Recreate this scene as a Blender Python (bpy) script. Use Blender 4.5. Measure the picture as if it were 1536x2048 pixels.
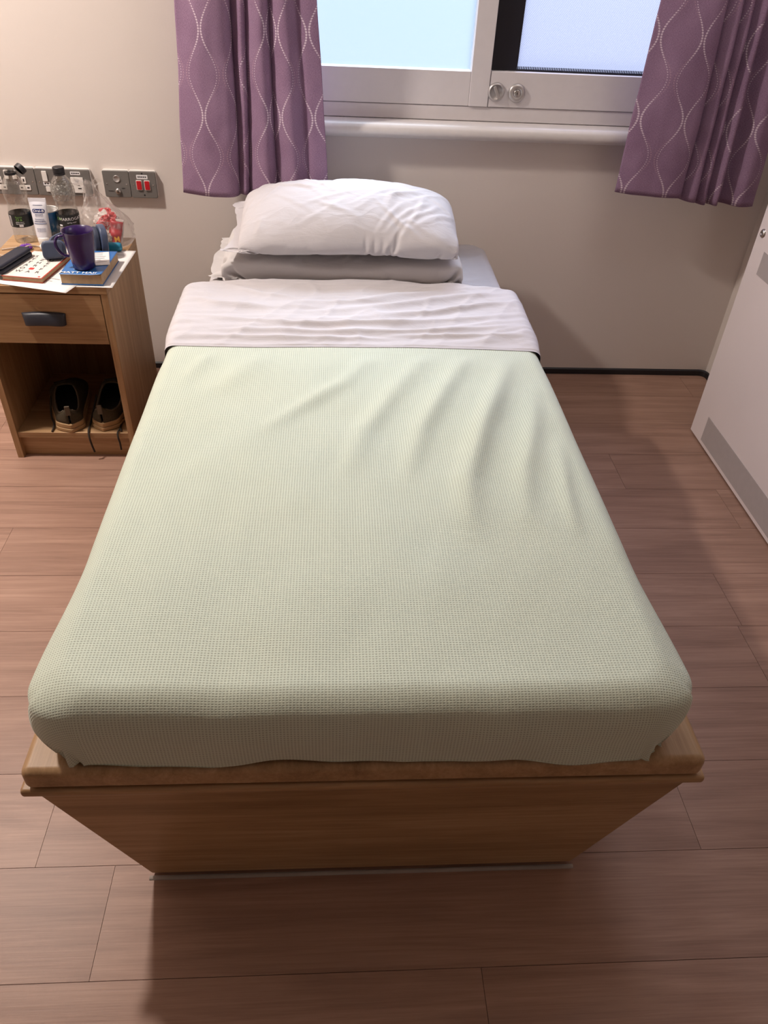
import bpy, bmesh, math, random
import numpy as np
from mathutils import Vector, Matrix, noise
random.seed(7)
S = bpy.context.scene
for o in list(bpy.data.objects): bpy.data.objects.remove(o)
C = S.collection
PI = math.pi
# ------------------------------------------------------------------ camera
cam = bpy.data.objects.new('camera', bpy.data.cameras.new('camera')); C.objects.link(cam)
RX = Vector((0.99790482, -0.04913406, 0.04209295)); RU = Vector((-0.00221872, 0.62422471, 0.7812417)); RF = Vector((0.06466103, 0.77969825, -0.62280783))
m = Matrix((RX, RU, -RF)).transposed().to_4x4(); m.translation = (0, 0, 1.365)
cam.matrix_world = m
cam.data.sensor_width = 36; cam.data.lens = 1525.91 / 2048 * 36; cam.data.clip_start = 0.02
S.camera = cam
S.view_settings.view_transform = 'Standard'; S.view_settings.look = 'None'; S.view_settings.gamma = 1
S.view_settings.use_curve_mapping = False; S.view_settings.exposure = 0.21
# ------------------------------------------------------------------ light
wd = bpy.data.worlds.new('world'); S.world = wd; wd.use_nodes = True
wd.node_tree.nodes['Background'].inputs[0].default_value = (0.70, 0.83, 1.0, 1); wd.node_tree.nodes['Background'].inputs[1].default_value = 0.64
def area(name, loc, size, power, col, aim=None, shape='DISK', sy=None):
    l = bpy.data.lights.new(name, 'AREA'); l.shape = shape; l.size = size; l.energy = power; l.color = col
    if sy: l.size_y = sy
    o = bpy.data.objects.new(name, l); C.objects.link(o); o.location = loc
    if aim: o.rotation_euler = (Vector(aim) - Vector(loc)).to_track_quat('-Z', 'Y').to_euler()
    return o
area('ceiling_lamp_or_fill', (-1.45, 1.80, 2.36), 0.17, 48, (1.0, 0.89, 0.81))
area('ceiling_lamp_or_fill', (0.95, 1.75, 2.38), 0.7, 5, (1.0, 0.92, 0.88))  # added soft fill, not a known fitting; brightens the floor right of the bed
area('daylight', (0.75, 4.3, 3.3), 2.4, 400, (0.80, 0.87, 1.0), aim=(0.35, 1.9, 0.9), shape='RECTANGLE', sy=2.0)
# ------------------------------------------------------------------ node helper
class NT:
    def __init__(s, name):
        s.m = bpy.data.materials.new(name); s.m.use_nodes = True; s.t = s.m.node_tree
        s.b = s.t.nodes['Principled BSDF']; s.out = s.t.nodes['Material Output']
    def n(s, typ, **kw):
        nd = s.t.nodes.new(typ)
        for k, v in kw.items():
            if k.startswith('i_'): s.put(v, nd.inputs[int(k[2:]) if k[2:].isdigit() else k[2:].replace('_', ' ')])
            else: setattr(nd, k, v)
        return nd
    def put(s, v, sock):
        if hasattr(v, 'is_output'): s.t.links.new(v, sock)
        elif isinstance(v, bpy.types.Node): s.t.links.new(v.outputs[0], sock)
        else: sock.default_value = (v + (1,) if isinstance(v, tuple) and len(v) == 3 and sock.type == 'RGBA' else v)
    def ma(s, op, a, b=0.0, c=0.0):
        nd = s.t.nodes.new('ShaderNodeMath'); nd.operation = op
        s.put(a, nd.inputs[0]); s.put(b, nd.inputs[1]); s.put(c, nd.inputs[2]); return nd.outputs[0]
    def mix(s, f, a, b):
        nd = s.t.nodes.new('ShaderNodeMix'); nd.data_type = 'RGBA'
        s.put(f, nd.inputs[0]); s.put(a, nd.inputs[6]); s.put(b, nd.inputs[7]); return nd.outputs[2]
    def ramp(s, f, *st):
        nd = s.t.nodes.new('ShaderNodeValToRGB'); s.put(f, nd.inputs[0]); e = nd.color_ramp.elements
        while len(e) < len(st): e.new(0.5)
        for i, (p, c) in enumerate(st):
            e[i].position = p; e[i].color = (c, c, c, 1) if isinstance(c, (int, float)) else tuple(c) + (1,)
        return nd.outputs[0]
    def map(s, v, sc=(1, 1, 1), loc=(0, 0, 0)):
        return s.n('ShaderNodeMapping', i_Vector=v, i_Scale=sc, i_Location=loc).outputs[0]
    def noise(s, v, sc, det=4, rough=0.5, dist=0.0):
        return s.n('ShaderNodeTexNoise', i_Vector=v, i_Scale=sc, i_Detail=det, i_Roughness=rough, i_Distortion=dist).outputs[0]
    def obj(s): return s.n('ShaderNodeTexCoord').outputs['Object']
    def uv(s): return s.n('ShaderNodeTexCoord').outputs['UV']
    def bump(s, h, st=0.2, d=0.01):
        s.put(s.n('ShaderNodeBump', i_Height=h, i_Strength=st, i_Distance=d), s.b.inputs['Normal'])
    def set(s, col=None, rough=None, metal=None, spec=None):
        for k, v in (('Base Color', col), ('Roughness', rough), ('Metallic', metal), ('Specular IOR Level', spec)):
            if v is not None: s.put(v, s.b.inputs[k])
        return s
def plain(name, col, rough=0.5, metal=0.0, spec=0.5, vary=0.06, scale=40):
    t = NT(name); n = t.noise(t.obj(), scale, 3)
    t.set(t.mix(t.ramp(n, (0.3, 0.0), (0.7, 1.0)), tuple(c * (1 - vary) for c in col), tuple(min(1, c * (1 + vary)) for c in col)), rough, metal, spec)
    return t.m
def wood(name, axis, dark, mid, light, rough=0.42, sc=1.0, rnd=False):
    t = NT(name); v = t.obj()
    if rnd:
        r = t.n('ShaderNodeObjectInfo').outputs['Random']
        cb = t.n('ShaderNodeCombineXYZ', i_0=t.ma('MULTIPLY', r, 37.0), i_1=t.ma('MULTIPLY', r, 91.0))
        v = t.n('ShaderNodeVectorMath', i_0=v, i_1=cb).outputs[0]
    s = [14 * sc] * 3; s[axis] = 0.9 * sc
    g = t.noise(t.map(v, tuple(s)), 1.6, 7, 0.62, 1.1)
    s2 = [90 * sc] * 3; s2[axis] = 2.2 * sc
    f = t.noise(t.map(v, tuple(s2)), 2.2, 5, 0.65)
    s3 = [5 * sc] * 3; s3[axis] = 1.6 * sc
    k = t.noise(t.map(v, tuple(s3)), 1.1, 3, 0.5, 0.6)
    a = t.ma('ADD', t.ma('MULTIPLY', g, 0.54), t.ma('ADD', t.ma('MULTIPLY', f, 0.34), t.ma('MULTIPLY', k, 0.22)))
    c = t.ramp(a, (0.38, dark), (0.55, mid), (0.70, light))
    if rnd: c = t.mix(t.ma('MULTIPLY', r, 0.10), c, tuple(x * 0.7 for x in mid))
    t.set(c, rough, spec=0.35); t.bump(f, 0.06, 0.004)
    return t.m
M = {}
t = NT('wall_paint'); v = t.obj()
t.set(t.mix(t.noise(v, 1.3, 3), (0.68, 0.615, 0.57), (0.725, 0.66, 0.615)), 0.55, spec=0.3); t.bump(t.noise(v, 160, 3), 0.05, 0.003); M['wall'] = t.m
M['ceiling'] = plain('ceiling_paint', (0.75, 0.73, 0.69), 0.8)
M['white_paint'] = plain('white_gloss_paint', (0.70, 0.665, 0.645), 0.35, vary=0.02)
M['white_frame'] = plain('white_frame_coating', (0.69, 0.655, 0.66), 0.38, vary=0.015)
M['laminate'] = plain('white_laminate', (0.82, 0.745, 0.745), 0.32, vary=0.02, scale=4)
M['kick'] = plain('grey_kick_laminate', (0.46, 0.415, 0.41), 0.38, vary=0.03)
M['black'] = plain('black_vinyl', (0.012, 0.011, 0.014), 0.45)
M['floor'] = wood('vinyl_plank', 0, (0.215, 0.122, 0.087), (0.328, 0.195, 0.142), (0.43, 0.268, 0.198), 0.42, 1.0, True)
M['floor_seam'] = plain('dark_seam', (0.13, 0.075, 0.055), 0.6)
OAK = ((0.235, 0.132, 0.060), (0.375, 0.228, 0.115), (0.49, 0.32, 0.18))
for i, ax in enumerate('xyz'): M['oak_' + ax] = wood('oak_laminate_' + ax, i, *OAK)
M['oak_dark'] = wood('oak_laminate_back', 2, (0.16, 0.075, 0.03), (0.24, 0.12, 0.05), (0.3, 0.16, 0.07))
M['sealant'] = plain('grey_sealant', (0.30, 0.26, 0.23), 0.6)
M['steel'] = plain('brushed_steel', (0.60, 0.58, 0.56), 0.32, 1.0)
M['satin'] = plain('satin_chrome', (0.55, 0.53, 0.52), 0.42, 0.85)
M['grey_plate'] = plain('grey_plate_metal', (0.19, 0.18, 0.17), 0.42, 0.25)
M['white_plastic'] = plain('white_plastic', (0.74, 0.71, 0.68), 0.35, vary=0.02)
M['red_plastic'] = plain('red_rocker_plastic', (0.48, 0.012, 0.02), 0.3)
M['navy_handle'] = plain('dark_handle_plastic', (0.022, 0.024, 0.034), 0.42)
# ------------------------------------------------------------------ mesh helpers
class MB:
    def __init__(s): s.v = []; s.f = []; s.uv = {}
    def add(s, vs, fs):
        k = len(s.v); s.v += [tuple(p) for p in vs]; s.f += [tuple(i + k for i in f) for f in fs]; return s
    def box(s, x0, x1, y0, y1, z0, z1, mt=None):
        p = [Vector((x, y, z)) for x in (x0, x1) for y in (y0, y1) for z in (z0, z1)]
        if mt: p = [mt @ q for q in p]
        return s.add(p, [(0, 1, 3, 2), (4, 6, 7, 5), (0, 4, 5, 1), (2, 3, 7, 6), (0, 2, 6, 4), (1, 5, 7, 3)])
    def lathe(s, prof, n=32, mt=None, cap0=False, cap1=False, a0=0, a1=2 * PI):
        full = abs(a1 - a0 - 2 * PI) < 1e-6; nn = n if full else n + 1; vs = []
        for r, z in prof:
            for i in range(nn):
                a = a0 + (a1 - a0) * i / n; p = Vector((r * math.cos(a), r * math.sin(a), z)); vs.append(mt @ p if mt else p)
        fs = [(j * nn + i, j * nn + (i + 1) % nn, (j + 1) * nn + (i + 1) % nn, (j + 1) * nn + i) for j in range(len(prof) - 1) for i in range(n)]
        if cap0: fs.append(tuple(range(nn))[::-1])
        if cap1: fs.append(tuple((len(prof) - 1) * nn + i for i in range(nn)))
        return s.add(vs, fs)
    def tube(s, pts, r, n=8, caps=True):
        pts = [Vector(p) for p in pts]; vs = []; up = Vector((0, 0, 1))
        for i, p in enumerate(pts):
            d = (pts[min(i + 1, len(pts) - 1)] - pts[max(i - 1, 0)]).normalized()
            if abs(d.dot(up)) > 0.95: up = Vector((1, 0, 0)) if abs(d.x) < 0.9 else Vector((0, 1, 0))
            a = d.cross(up).normalized(); b = a.cross(d); rr = r[i] if isinstance(r, (list, tuple)) else r
            vs += [p + rr * (math.cos(2 * PI * k / n) * a + math.sin(2 * PI * k / n) * b) for k in range(n)]
        fs = [(i * n + k, i * n + (k + 1) % n, (i + 1) * n + (k + 1) % n, (i + 1) * n + k) for i in range(len(pts) - 1) for k in range(n)]
        if caps: fs += [tuple(range(n))[::-1], tuple((len(pts) - 1) * n + k for k in range(n))]
        return s.add(vs, fs)
    def grid(s, P, nu, nv, uvf=None, skip=None):
        k = len(s.v)
        for j in range(nv):
            for i in range(nu):
                s.v.append(tuple(P(i, j)))
                if uvf: s.uv[k + j * nu + i] = uvf(i, j)
        for j in range(nv - 1):
            for i in range(nu - 1):
                if skip and skip(i, j): continue
                s.f.append((k + j * nu + i, k + j * nu + i + 1, k + (j + 1) * nu + i + 1, k + (j + 1) * nu + i))
        return s
    def prism(s, pts, z0, z1, mt=None):
        n = len(pts); vs = [Vector((x, y, z)) for z in (z0, z1) for x, y in pts]
        if mt: vs = [mt @ q for q in vs]
        return s.add(vs, [tuple(range(n))[::-1], tuple(range(n, 2 * n))] + [(i, (i + 1) % n, n + (i + 1) % n, n + i) for i in range(n)])
    def build(s, name, mat, parent=None, smooth=False, bevel=0, seg=2, solid=0, sub=0, fix=True, off=-1):
        me = bpy.data.meshes.new(name); me.from_pydata(s.v, [], s.f); me.update()
        if fix:
            bm = bmesh.new(); bm.from_mesh(me); bmesh.ops.recalc_face_normals(bm, faces=bm.faces); bm.to_mesh(me); bm.free()
        if s.uv:
            l = me.uv_layers.new(name='UVMap')
            for lp in me.loops: l.data[lp.index].uv = s.uv.get(lp.vertex_index, (0, 0))
        me.materials.append(M[mat] if isinstance(mat, str) else mat)
        o = bpy.data.objects.new(name, me); C.objects.link(o)
        if parent: o.parent = parent
        if smooth or bevel:
            me.polygons.foreach_set('use_smooth', [True] * len(me.polygons))
        if solid:
            q = o.modifiers.new('solid', 'SOLIDIFY'); q.thickness = solid; q.offset = off
        if bevel:
            q = o.modifiers.new('bevel', 'BEVEL'); q.width = bevel; q.segments = seg; q.limit_method = 'ANGLE'; q.angle_limit = 0.6; q.harden_normals = True
        if sub:
            q = o.modifiers.new('sub', 'SUBSURF'); q.levels = sub; q.render_levels = sub
        return o
def rrect(w, h, r, n=6):
    out = []
    for cx, cy, a in ((w / 2 - r, h / 2 - r, 0), (-w / 2 + r, h / 2 - r, 90), (-w / 2 + r, -h / 2 + r, 180), (w / 2 - r, -h / 2 + r, 270)):
        for i in range(n + 1):
            t = math.radians(a + 90 * i / n); out.append((cx + r * math.cos(t), cy + r * math.sin(t)))
    return out
def tag(o, label=None, cat=None, group=None, kind=None):
    for k, v in (('label', label), ('category', cat), ('group', group), ('kind', kind)):
        if v: o[k] = v
    return o
def thing(name, label, cat, loc=(0, 0, 0), rz=0, group=None):
    o = bpy.data.objects.new(name, None); C.objects.link(o); o.location = loc; o.rotation_euler = (0, 0, rz); o.empty_display_size = 0.05
    return tag(o, label, cat, group)
def struct(o, label=None): return tag(o, label, kind='structure')
def Rz(a): return Matrix.Rotation(a, 4, 'Z')
def Rx(a): return Matrix.Rotation(a, 4, 'X')
def Ry(a): return Matrix.Rotation(a, 4, 'Y')
def T(x, y, z): return Matrix.Translation((x, y, z))
def lettering(txt, size, mat, parent, mt, name='lettering', depth=0.0002, wrap=None, align='CENTER', spacing=1.0, bold=0):
    cu = bpy.data.curves.new('t', 'FONT'); cu.body = txt; cu.size = size; cu.align_x = align; cu.align_y = 'CENTER'; cu.extrude = depth
    cu.space_character = spacing; cu.offset = bold; cu.resolution_u = 3
    to = bpy.data.objects.new('t', cu); C.objects.link(to)
    dg = bpy.context.evaluated_depsgraph_get(); me = bpy.data.meshes.new_from_object(to.evaluated_get(dg))
    bpy.data.objects.remove(to); bpy.data.curves.remove(cu); me.name = name
    for v in me.vertices:
        p = v.co.copy()
        if wrap:
            a = p.x / wrap; rr = wrap + p.z; p = Vector((rr * math.sin(a), -rr * math.cos(a), p.y))
        v.co = mt @ p
    me.materials.clear(); me.materials.append(M[mat]); o = bpy.data.objects.new(name, me); C.objects.link(o); o.parent = parent
    return o
def fbm(p, o=4): return noise.fractal(p, 1.0, 2.0, o, noise_basis='PERLIN_ORIGINAL')
def ridge(x, y, sx, sy, ang, seed, sharp=2.0):
    c, s = math.cos(ang), math.sin(ang); a = x * c + y * s; b = -x * s + y * c
    w = noise.noise(Vector((x * 5, y * 5, seed + 9))) * 0.25
    n = noise.noise(Vector((a * sx, (b + w / sy) * sy, seed))); return max(0, 1 - abs(n) * 2.2) ** sharp
def sm(a, b, x):
    t = min(1, max(0, (x - a) / (b - a))); return t * t * (3 - 2 * t)
def fold(x, y, pts, w, h):
    """a soft ridge along a polyline on the cloth"""
    best = 1e9; bt = 0; n = len(pts) - 1
    for i in range(n):
        ax, ay = pts[i]; bx, by = pts[i + 1]; dx, dy = bx - ax, by - ay
        u = max(0, min(1, ((x - ax) * dx + (y - ay) * dy) / (dx * dx + dy * dy))); px, py = ax + u * dx - x, ay + u * dy - y
        d = px * px + py * py
        if d < best: best = d; bt = (i + u) / n
    return h * math.exp(-best / (w * w)) * math.sin(PI * min(1, max(0, 0.03 + 0.94 * bt)))
# ================================================================== SETTING
YW = 2.557; XL, XR, YB, ZC = -2.2, 1.418, -2.6, 2.4
fl = struct(MB().box(XL, XR, YB, YW, -0.05, -0.0035).build('floor', 'floor_seam'))
pw = 0.1885; PL = 1.22; row = 0
butts = {0.505: -0.39, 0.316: 0.243, 1.26: 1.012, 0.694: -0.53, 1.448: 0.35, 0.883: 0.10, 1.072: -0.22, 1.637: -0.05, 0.128: -0.7}
me0 = None
y = 0.505 - 17 * pw
while y < YW - 0.01:
    key = min(butts, key=lambda k: abs(k - y)); off = butts[key] if abs(key - y) < 0.03 else random.uniform(-0.6, 0.6)
    x = off - 4 * PL
    y0 = max(y, YB); y1 = min(y + pw, YW - 0.001)
    while x < XR and y1 > YB:
        a, b = max(x, XL), min(x + PL, XR)
        if b - a > 0.02 and y1 > y0 + 0.005:
            o = MB().box(a + .0004, b - .0004, y0 + .0005, y1 - .0005, -0.006, 0).build('plank', 'floor', fl)
        x += PL
    y += pw
WX0, WX1, WZ0, WZ1 = -0.36, 1.20, 0.845, 2.02
w = MB()
w.box(XL, WX0, YW, YW + .25, 0, ZC).box(WX1, XR + .1, YW, YW + .25, 0, ZC).box(WX0, WX1, YW, YW + .25, 0, WZ0).box(WX0, WX1, YW, YW + .25, WZ1, ZC)
struct(w.build('wall_back', 'wall'))
struct(MB().box(XL - .1, XL, YB, YW, 0, ZC).build('wall_left', 'wall'))
struct(MB().box(XR, XR + .1, YB, YW, 0, ZC).build('wall_right', 'wall'))
struct(MB().box(XL, XR, YB - .1, YB, 0, ZC).build('wall_front', 'wall'))
struct(MB().box(XL - .1, XR + .1, YB - .1, YW + .25, ZC, ZC + .1).build('ceiling', 'ceiling'))
bb = [(XL, YW - .0001)] + [(XR - .03 + .03 * math.sin(i * PI / 12), YW - .03 + .03 * math.cos(i * PI / 12)) for i in range(7)] + [(XR, 1.0)]
def strip(pts, d, z0, z1):
    mb = MB(); n = len(pts); inn = []
    for i, (px, py) in enumerate(pts):
        q = Vector(pts[min(i + 1, n - 1)]) - Vector(pts[max(i - 1, 0)]); q.normalize(); inn.append((px - -q.y * -d, py - q.x * d) if False else (px + q.y * d, py - q.x * d))
    vs = [(p[0], p[1], z) for p in pts for z in (z0, z1)] + [(p[0], p[1], z) for p in inn for z in (z0, z1 - .004)]
    k = 2 * n; fs = []
    for i in range(n - 1):
        a = 2 * i; fs += [(k + a, k + a + 1, k + a + 3, k + a + 2), (a + 1, a + 3, k + a + 3, k + a + 1), (a, k + a, k + a + 2, a + 2)]
    return mb.add(vs, fs)
struct(strip(bb, 0.006, 0.001, 0.024).build('baseboard_back', 'black'))
# ------------------------------------------------------------------ window
t = NT('frosted_pane'); tr = t.n('ShaderNodeBsdfTranslucent', i_Color=(0.45, 0.52, 0.6)); tp = t.n('ShaderNodeBsdfTransparent', i_Color=(0.95, 0.98, 1.0)); gs = t.n('ShaderNodeBsdfGlossy', i_Roughness=0.3)
m1 = t.n('ShaderNodeMixShader', i_0=0.80, i_1=tr.outputs[0], i_2=tp.outputs[0]); ms = t.n('ShaderNodeMixShader', i_0=0.04, i_1=m1.outputs[0], i_2=gs.outputs[0]); t.put(ms.outputs[0], t.out.inputs[0]); M['pane'] = t.m
t = NT('perforated_mesh'); v = t.obj()
sx = t.n('ShaderNodeSeparateXYZ', i_0=v)
px = t.ma('SINE', t.ma('MULTIPLY', sx.outputs[0], 2 * PI / 0.0056)); pz = t.ma('SINE', t.ma('MULTIPLY', sx.outputs[2], 2 * PI / 0.0056))
hole = t.ramp(t.ma('MULTIPLY_ADD', t.ma('MULTIPLY', px, pz), 0.5, 0.5), (0.30, 0.0), (0.70, 1.0))
tr = t.n('ShaderNodeBsdfTranslucent', i_Color=(0.36, 0.37, 0.42)); tp = t.n('ShaderNodeBsdfTransparent', i_Color=(0.84, 0.83, 0.94))
ms = t.n('ShaderNodeMixShader', i_0=t.ma('MULTIPLY_ADD', hole, 0.50, 0.30), i_1=tr.outputs[0], i_2=tp.outputs[0]); t.put(ms.outputs[0], t.out.inputs[0]); M['mesh'] = t.m
M['void'] = plain('black_screen_frame', (0.006, 0.006, 0.012), 0.4)
win = bpy.data.objects.new('window_1', None); C.objects.link(win); win.location = (0.42, YW, WZ0); struct(win)
WO = Vector(win.location)
def wb(*boxes):
    mb = MB()
    for b in boxes: mb.box(b[0] - WO.x, b[1] - WO.x, b[2] - WO.y, b[3] - WO.y, b[4] - WO.z, b[5] - WO.z)
    return mb
FY = YW + 0.015
wb((WX0, WX1, FY + .014, FY + .12, WZ0 + .005, .891), (WX0, WX1, FY + .02, FY + .12, WZ1 - .04, WZ1), (WX0, WX0 + .04, FY + .02, FY + .12, .890, WZ1 - .04), (WX1 - .04, WX1, FY + .02, FY + .12, .890, WZ1 - .04)).build('window_frame', 'white_frame', win, bevel=.003)
# left sash : stiles, rails, frosted pane
ls = wb((WX0 + .04, .405, FY + .012, FY + .05, .892, .985)).build('bottom_rail', 'white_frame', win, bevel=.002)
wb((.405, .4635, FY + .008, FY + .05, .892, WZ1 - .04)).build('stile', 'white_frame', win, bevel=.002)
wb((WX0 + .04, WX0 + .09, FY + .012, FY + .05, .985, WZ1 - .04)).build('stile', 'white_frame', win, bevel=.002)
wb((WX0 + .09, .405, FY + .012, FY + .05, WZ1 - .10, WZ1 - .04)).build('top_rail', 'white_frame', win, bevel=.002)
wb((WX0 + .09, .4045, FY + .028, FY + .034, .9855, WZ1 - .10)).build('frosted_pane', 'pane', win)
# right sash
wb((.465, WX1 - .04, FY + .010, FY + .05, .892, .988)).build('bottom_rail', 'white_frame', win, bevel=.002)
wb((WX1 - .09, WX1 - .04, FY + .010, FY + .05, .988, WZ1 - .04)).build('stile', 'white_frame', win, bevel=.002)
wb((.465, WX1 - .09, FY + .010, FY + .05, WZ1 - .10, WZ1 - .04)).build('top_rail', 'white_frame', win, bevel=.002)
tag(wb((.4645, .545, FY + .03, FY + .06, .986, WZ1 - .10), (.965, WX1 - .09, FY + .03, FY + .06, .986, WZ1 - .10), (.545, .965, FY + .03, FY + .06, .986, .993)).build('screen_frame', 'void', win), 'black screen frame around the mesh')
wb((.543, .967, FY + .036, FY + .040, .991, WZ1 - .10)).build('mesh_screen', 'mesh', win)
mb = MB()
for i in range(80):
    xx = .547 + i * .0053; mb.box(xx - WO.x, xx + .0026 - WO.x, FY + .033 - WO.y, FY + .036 - WO.y, .992 - WO.z, 1.0 - WO.z)
tag(mb.build('mesh_teeth', 'void', win), kind='stuff')
# locks
for i, (lx, lz) in enumerate(((.486, .934), (.549, .933))):
    mt = T(lx - WO.x, FY + .010 - WO.y, lz - WO.z) @ Rx(PI / 2)
    if i == 0:
        k = MB().lathe([(.026, 0), (.026, .003), (.0225, .008), (.0195, .009), (.019, .006), (0.0001, .006)], 40, mt).build('thumb_turn_lock', 'satin', win, smooth=True)
        g = mt @ Rz(math.radians(-62)) @ T(0, 0, .006)
        MB().prism(rrect(.036, .009, .002), 0, .009, g).build('thumb_bar', 'satin', k, bevel=.0012)
    else:
        k = MB().lathe([(.026, 0), (.026, .004), (.023, .009), (.012, .010), (.011, .008), (.0001, .008)], 40, mt).build('key_lock', 'satin', win, smooth=True)
        q = MB().lathe([(.0102, .008), (.0102, .0105), (.0085, .0112), (.0001, .0112)], 28, mt).build('lock_barrel', 'steel', k, smooth=True)
        MB().prism(rrect(.0022, .007, .001), .0112, .0118, mt).build('keyhole', 'black', k)
# sill board with rounded nose
prof = [(0.0285, .850), (0.0285, .808), (-.030, .808)] + [(-.030 - .018 * math.sin(a * PI / 8), .829 - .021 * math.cos(a * PI / 8)) for a in range(1, 8)] + [(-.030, .850)]
mb = MB(); n = len(prof)
vs = [(x - WO.x, YW + py - WO.y, pz - WO.z) for x in (WX0 - .05, WX1 + .05) for py, pz in prof]
mb.add(vs, [tuple(range(n)), tuple(range(2 * n - 1, n - 1, -1))] + [(i, (i + 1) % n, n + (i + 1) % n, n + i) for i in range(n)])
mb.build('window_sill', 'white_paint', win, bevel=.002)
# ------------------------------------------------------------------ curtains
t = NT('purple_curtain_fabric'); uv = t.uv(); sp = t.n('ShaderNodeSeparateXYZ', i_0=uv); u0, v0 = sp.outputs[0], sp.outputs[1]
P, Wd, A0, SPC = 0.212, 0.118, 0.0205, 0.0066
th = t.ma('MULTIPLY', v0, 2 * PI / P); cs = t.ma('COSINE', th); sn2 = t.ma('POWER', t.ma('ABSOLUTE', t.ma('SINE', th)), 2.0)
um = t.ma('SUBTRACT', t.ma('MULTIPLY', t.ma('FRACT', t.ma('DIVIDE', u0, Wd)), Wd), Wd / 2)
au = t.ma('ABSOLUTE', um)
def strand(amp, c0, rad, spc):
    mm = (2 * PI * amp / P) ** 2; ctr = t.ma('MULTIPLY_ADD', cs, amp, c0)
    dp = t.ma('DIVIDE', t.ma('SUBTRACT', au, ctr), t.ma('SQRT', t.ma('MULTIPLY_ADD', sn2, mm, 1.0)))
    s = t.ma('SUBTRACT', t.ma('MULTIPLY', v0, 1 + mm / 4), t.ma('MULTIPLY', t.ma('SINE', t.ma('MULTIPLY', th, 2.0)), mm / 8 * P / (2 * PI)))
    al = t.ma('MULTIPLY', t.ma('SUBTRACT', t.ma('FRACT', t.ma('DIVIDE', s, spc)), 0.5), spc)
    dist = t.ma('SQRT', t.ma('ADD', t.ma('MULTIPLY', dp, dp), t.ma('MULTIPLY', al, al)))
    return t.ma('SUBTRACT', 1.0, t.ma('SMOOTH_MIN', 1.0, t.ma('MAXIMUM', t.ma('DIVIDE', t.ma('SUBTRACT', dist, t.ma('SUBTRACT', rad, 0.0005)), 0.0008), 0.0), 0.01))
r1 = t.ma('MULTIPLY_ADD', cs, 0.0007, 0.0021)
d1 = strand(A0, .0345, r1, SPC)
r2 = t.ma('MULTIPLY_ADD', cs, -0.0009, 0.0012)
d2 = strand(A0 * 1.20, .0304, r2, SPC)
wv = t.noise(t.map(uv, (220, 1500, 1)), 1, 2); wh = t.noise(t.map(uv, (1500, 220, 1)), 1, 2); big = t.noise(uv, 9, 3)
wx = t.ma('ADD', t.ma('MULTIPLY', t.ma('ADD', wv, wh), 0.4), t.ma('MULTIPLY', big, 0.2))
base = t.ramp(wx, (0.36, (0.20, 0.112, 0.195)), (0.62, (0.40, 0.265, 0.385)))
c = t.mix(t.ma('MULTIPLY', d2, 0.45), base, (0.62, 0.40, 0.46)); c = t.mix(t.ma('MULTIPLY', d1, 0.85), c, (0.78, 0.66, 0.74))
t.set(c, 0.8, spec=0.15); t.bump(wx, 0.25, 0.002)
tr = t.n('ShaderNodeBsdfTranslucent', i_Color=c); ms = t.n('ShaderNodeMixShader', i_0=0.12, i_1=t.b.outputs[0], i_2=tr.outputs[0]); t.put(ms.outputs[0], t.out.inputs[0])
M['curtain'] = t.m
def catmull(pts, n):
    out = []; k = len(pts)
    for i in range(k - 1):
        p0, p1, p2, p3 = pts[max(i - 1, 0)], pts[i], pts[i + 1], pts[min(i + 2, k - 1)]
        for j in range(n):
            q = j / n; out.append(tuple(0.5 * (2 * b + (-a + c_) * q + (2 * a - 5 * b + 4 * c_ - d_) * q * q + (-a + 3 * b - 3 * c_ + d_) * q ** 3) for a, b, c_, d_ in zip(p0, p1, p2, p3)))
    out.append(pts[-1]); return out
def curtain(label, ctl_top, ctl_bot, zt, zb, seed, hem, u_off, v_off, us=1.0):
    n = 10; tp = catmull(ctl_top, n); bt = catmull(ctl_bot, n); nu = len(bt); nv = 90
    arc = [0]
    for i in range(1, nu): arc.append(arc[-1] + (Vector(bt[i]) - Vector(bt[i - 1])).length)
    def P(i, j):
        q = j / (nv - 1); e = q ** 0.9
        x = tp[i][0] * (1 - e) + bt[i][0] * e; yy = tp[i][1] * (1 - e) + bt[i][1] * e
        z = zt + (zb + hem(i / (nu - 1)) - zt) * q
        x += .004 * noise.noise(Vector((x * 8, z * 5, seed))); yy += .006 * noise.noise(Vector((x * 14, z * 6, seed + 3))) + .002 * noise.noise(Vector((x * 40, z * 22, seed + 5)))
        return (x, yy, z)
    root = tag(MB().grid(P, nu, nv, lambda i, j: (arc[i] * us + u_off, (nv - 1 - j) / (nv - 1) * (zt - zb) + v_off)).build('curtain', 'curtain', smooth=True, solid=.0025, fix=False), label, 'curtain')
    return root
# ------------------------------------------------------------------ curtain placement (x, y of the hanging cloth, top and hem)
yc = 2.45
lb = [(-.464, yc + .012), (-.39, yc - .016), (-.312, yc - .012), (-.292, yc + .03), (-.305, yc + .045), (-.285, yc + .02), (-.270, yc + .005), (-.262, yc + .035), (-.272, yc + .045), (-.245, yc + .01), (-.20, yc - .010), (-.176, yc + .03), (-.188, yc + .045), (-.165, yc + .01), (-.12, yc - .010), (-.085, yc + .018), (-.060, yc + .005), (-.020, yc + .008)]
lt = [(-.424, yc + .01), (-.36, yc - .012), (-.300, yc - .008), (-.284, yc + .03), (-.294, yc + .042), (-.272, yc + .02), (-.252, yc), (-.243, yc + .03), (-.252, yc + .04), (-.23, yc + .01), (-.198, yc - .008), (-.178, yc + .028), (-.187, yc + .040), (-.168, yc), (-.135, yc - .01), (-.113, yc + .012), (-.092, yc + .005), (-.052, yc + .005)]
lt = [(3 * a[0] - 2 * b[0], a[1]) for a, b in zip(lt, lb)]
curtain('purple curtain left of the window, hem behind the pillows', lt, lb, 2.12, .650, 1.0, lambda s: -.004 * math.sin(s * 9), .035, -.008)
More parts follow.
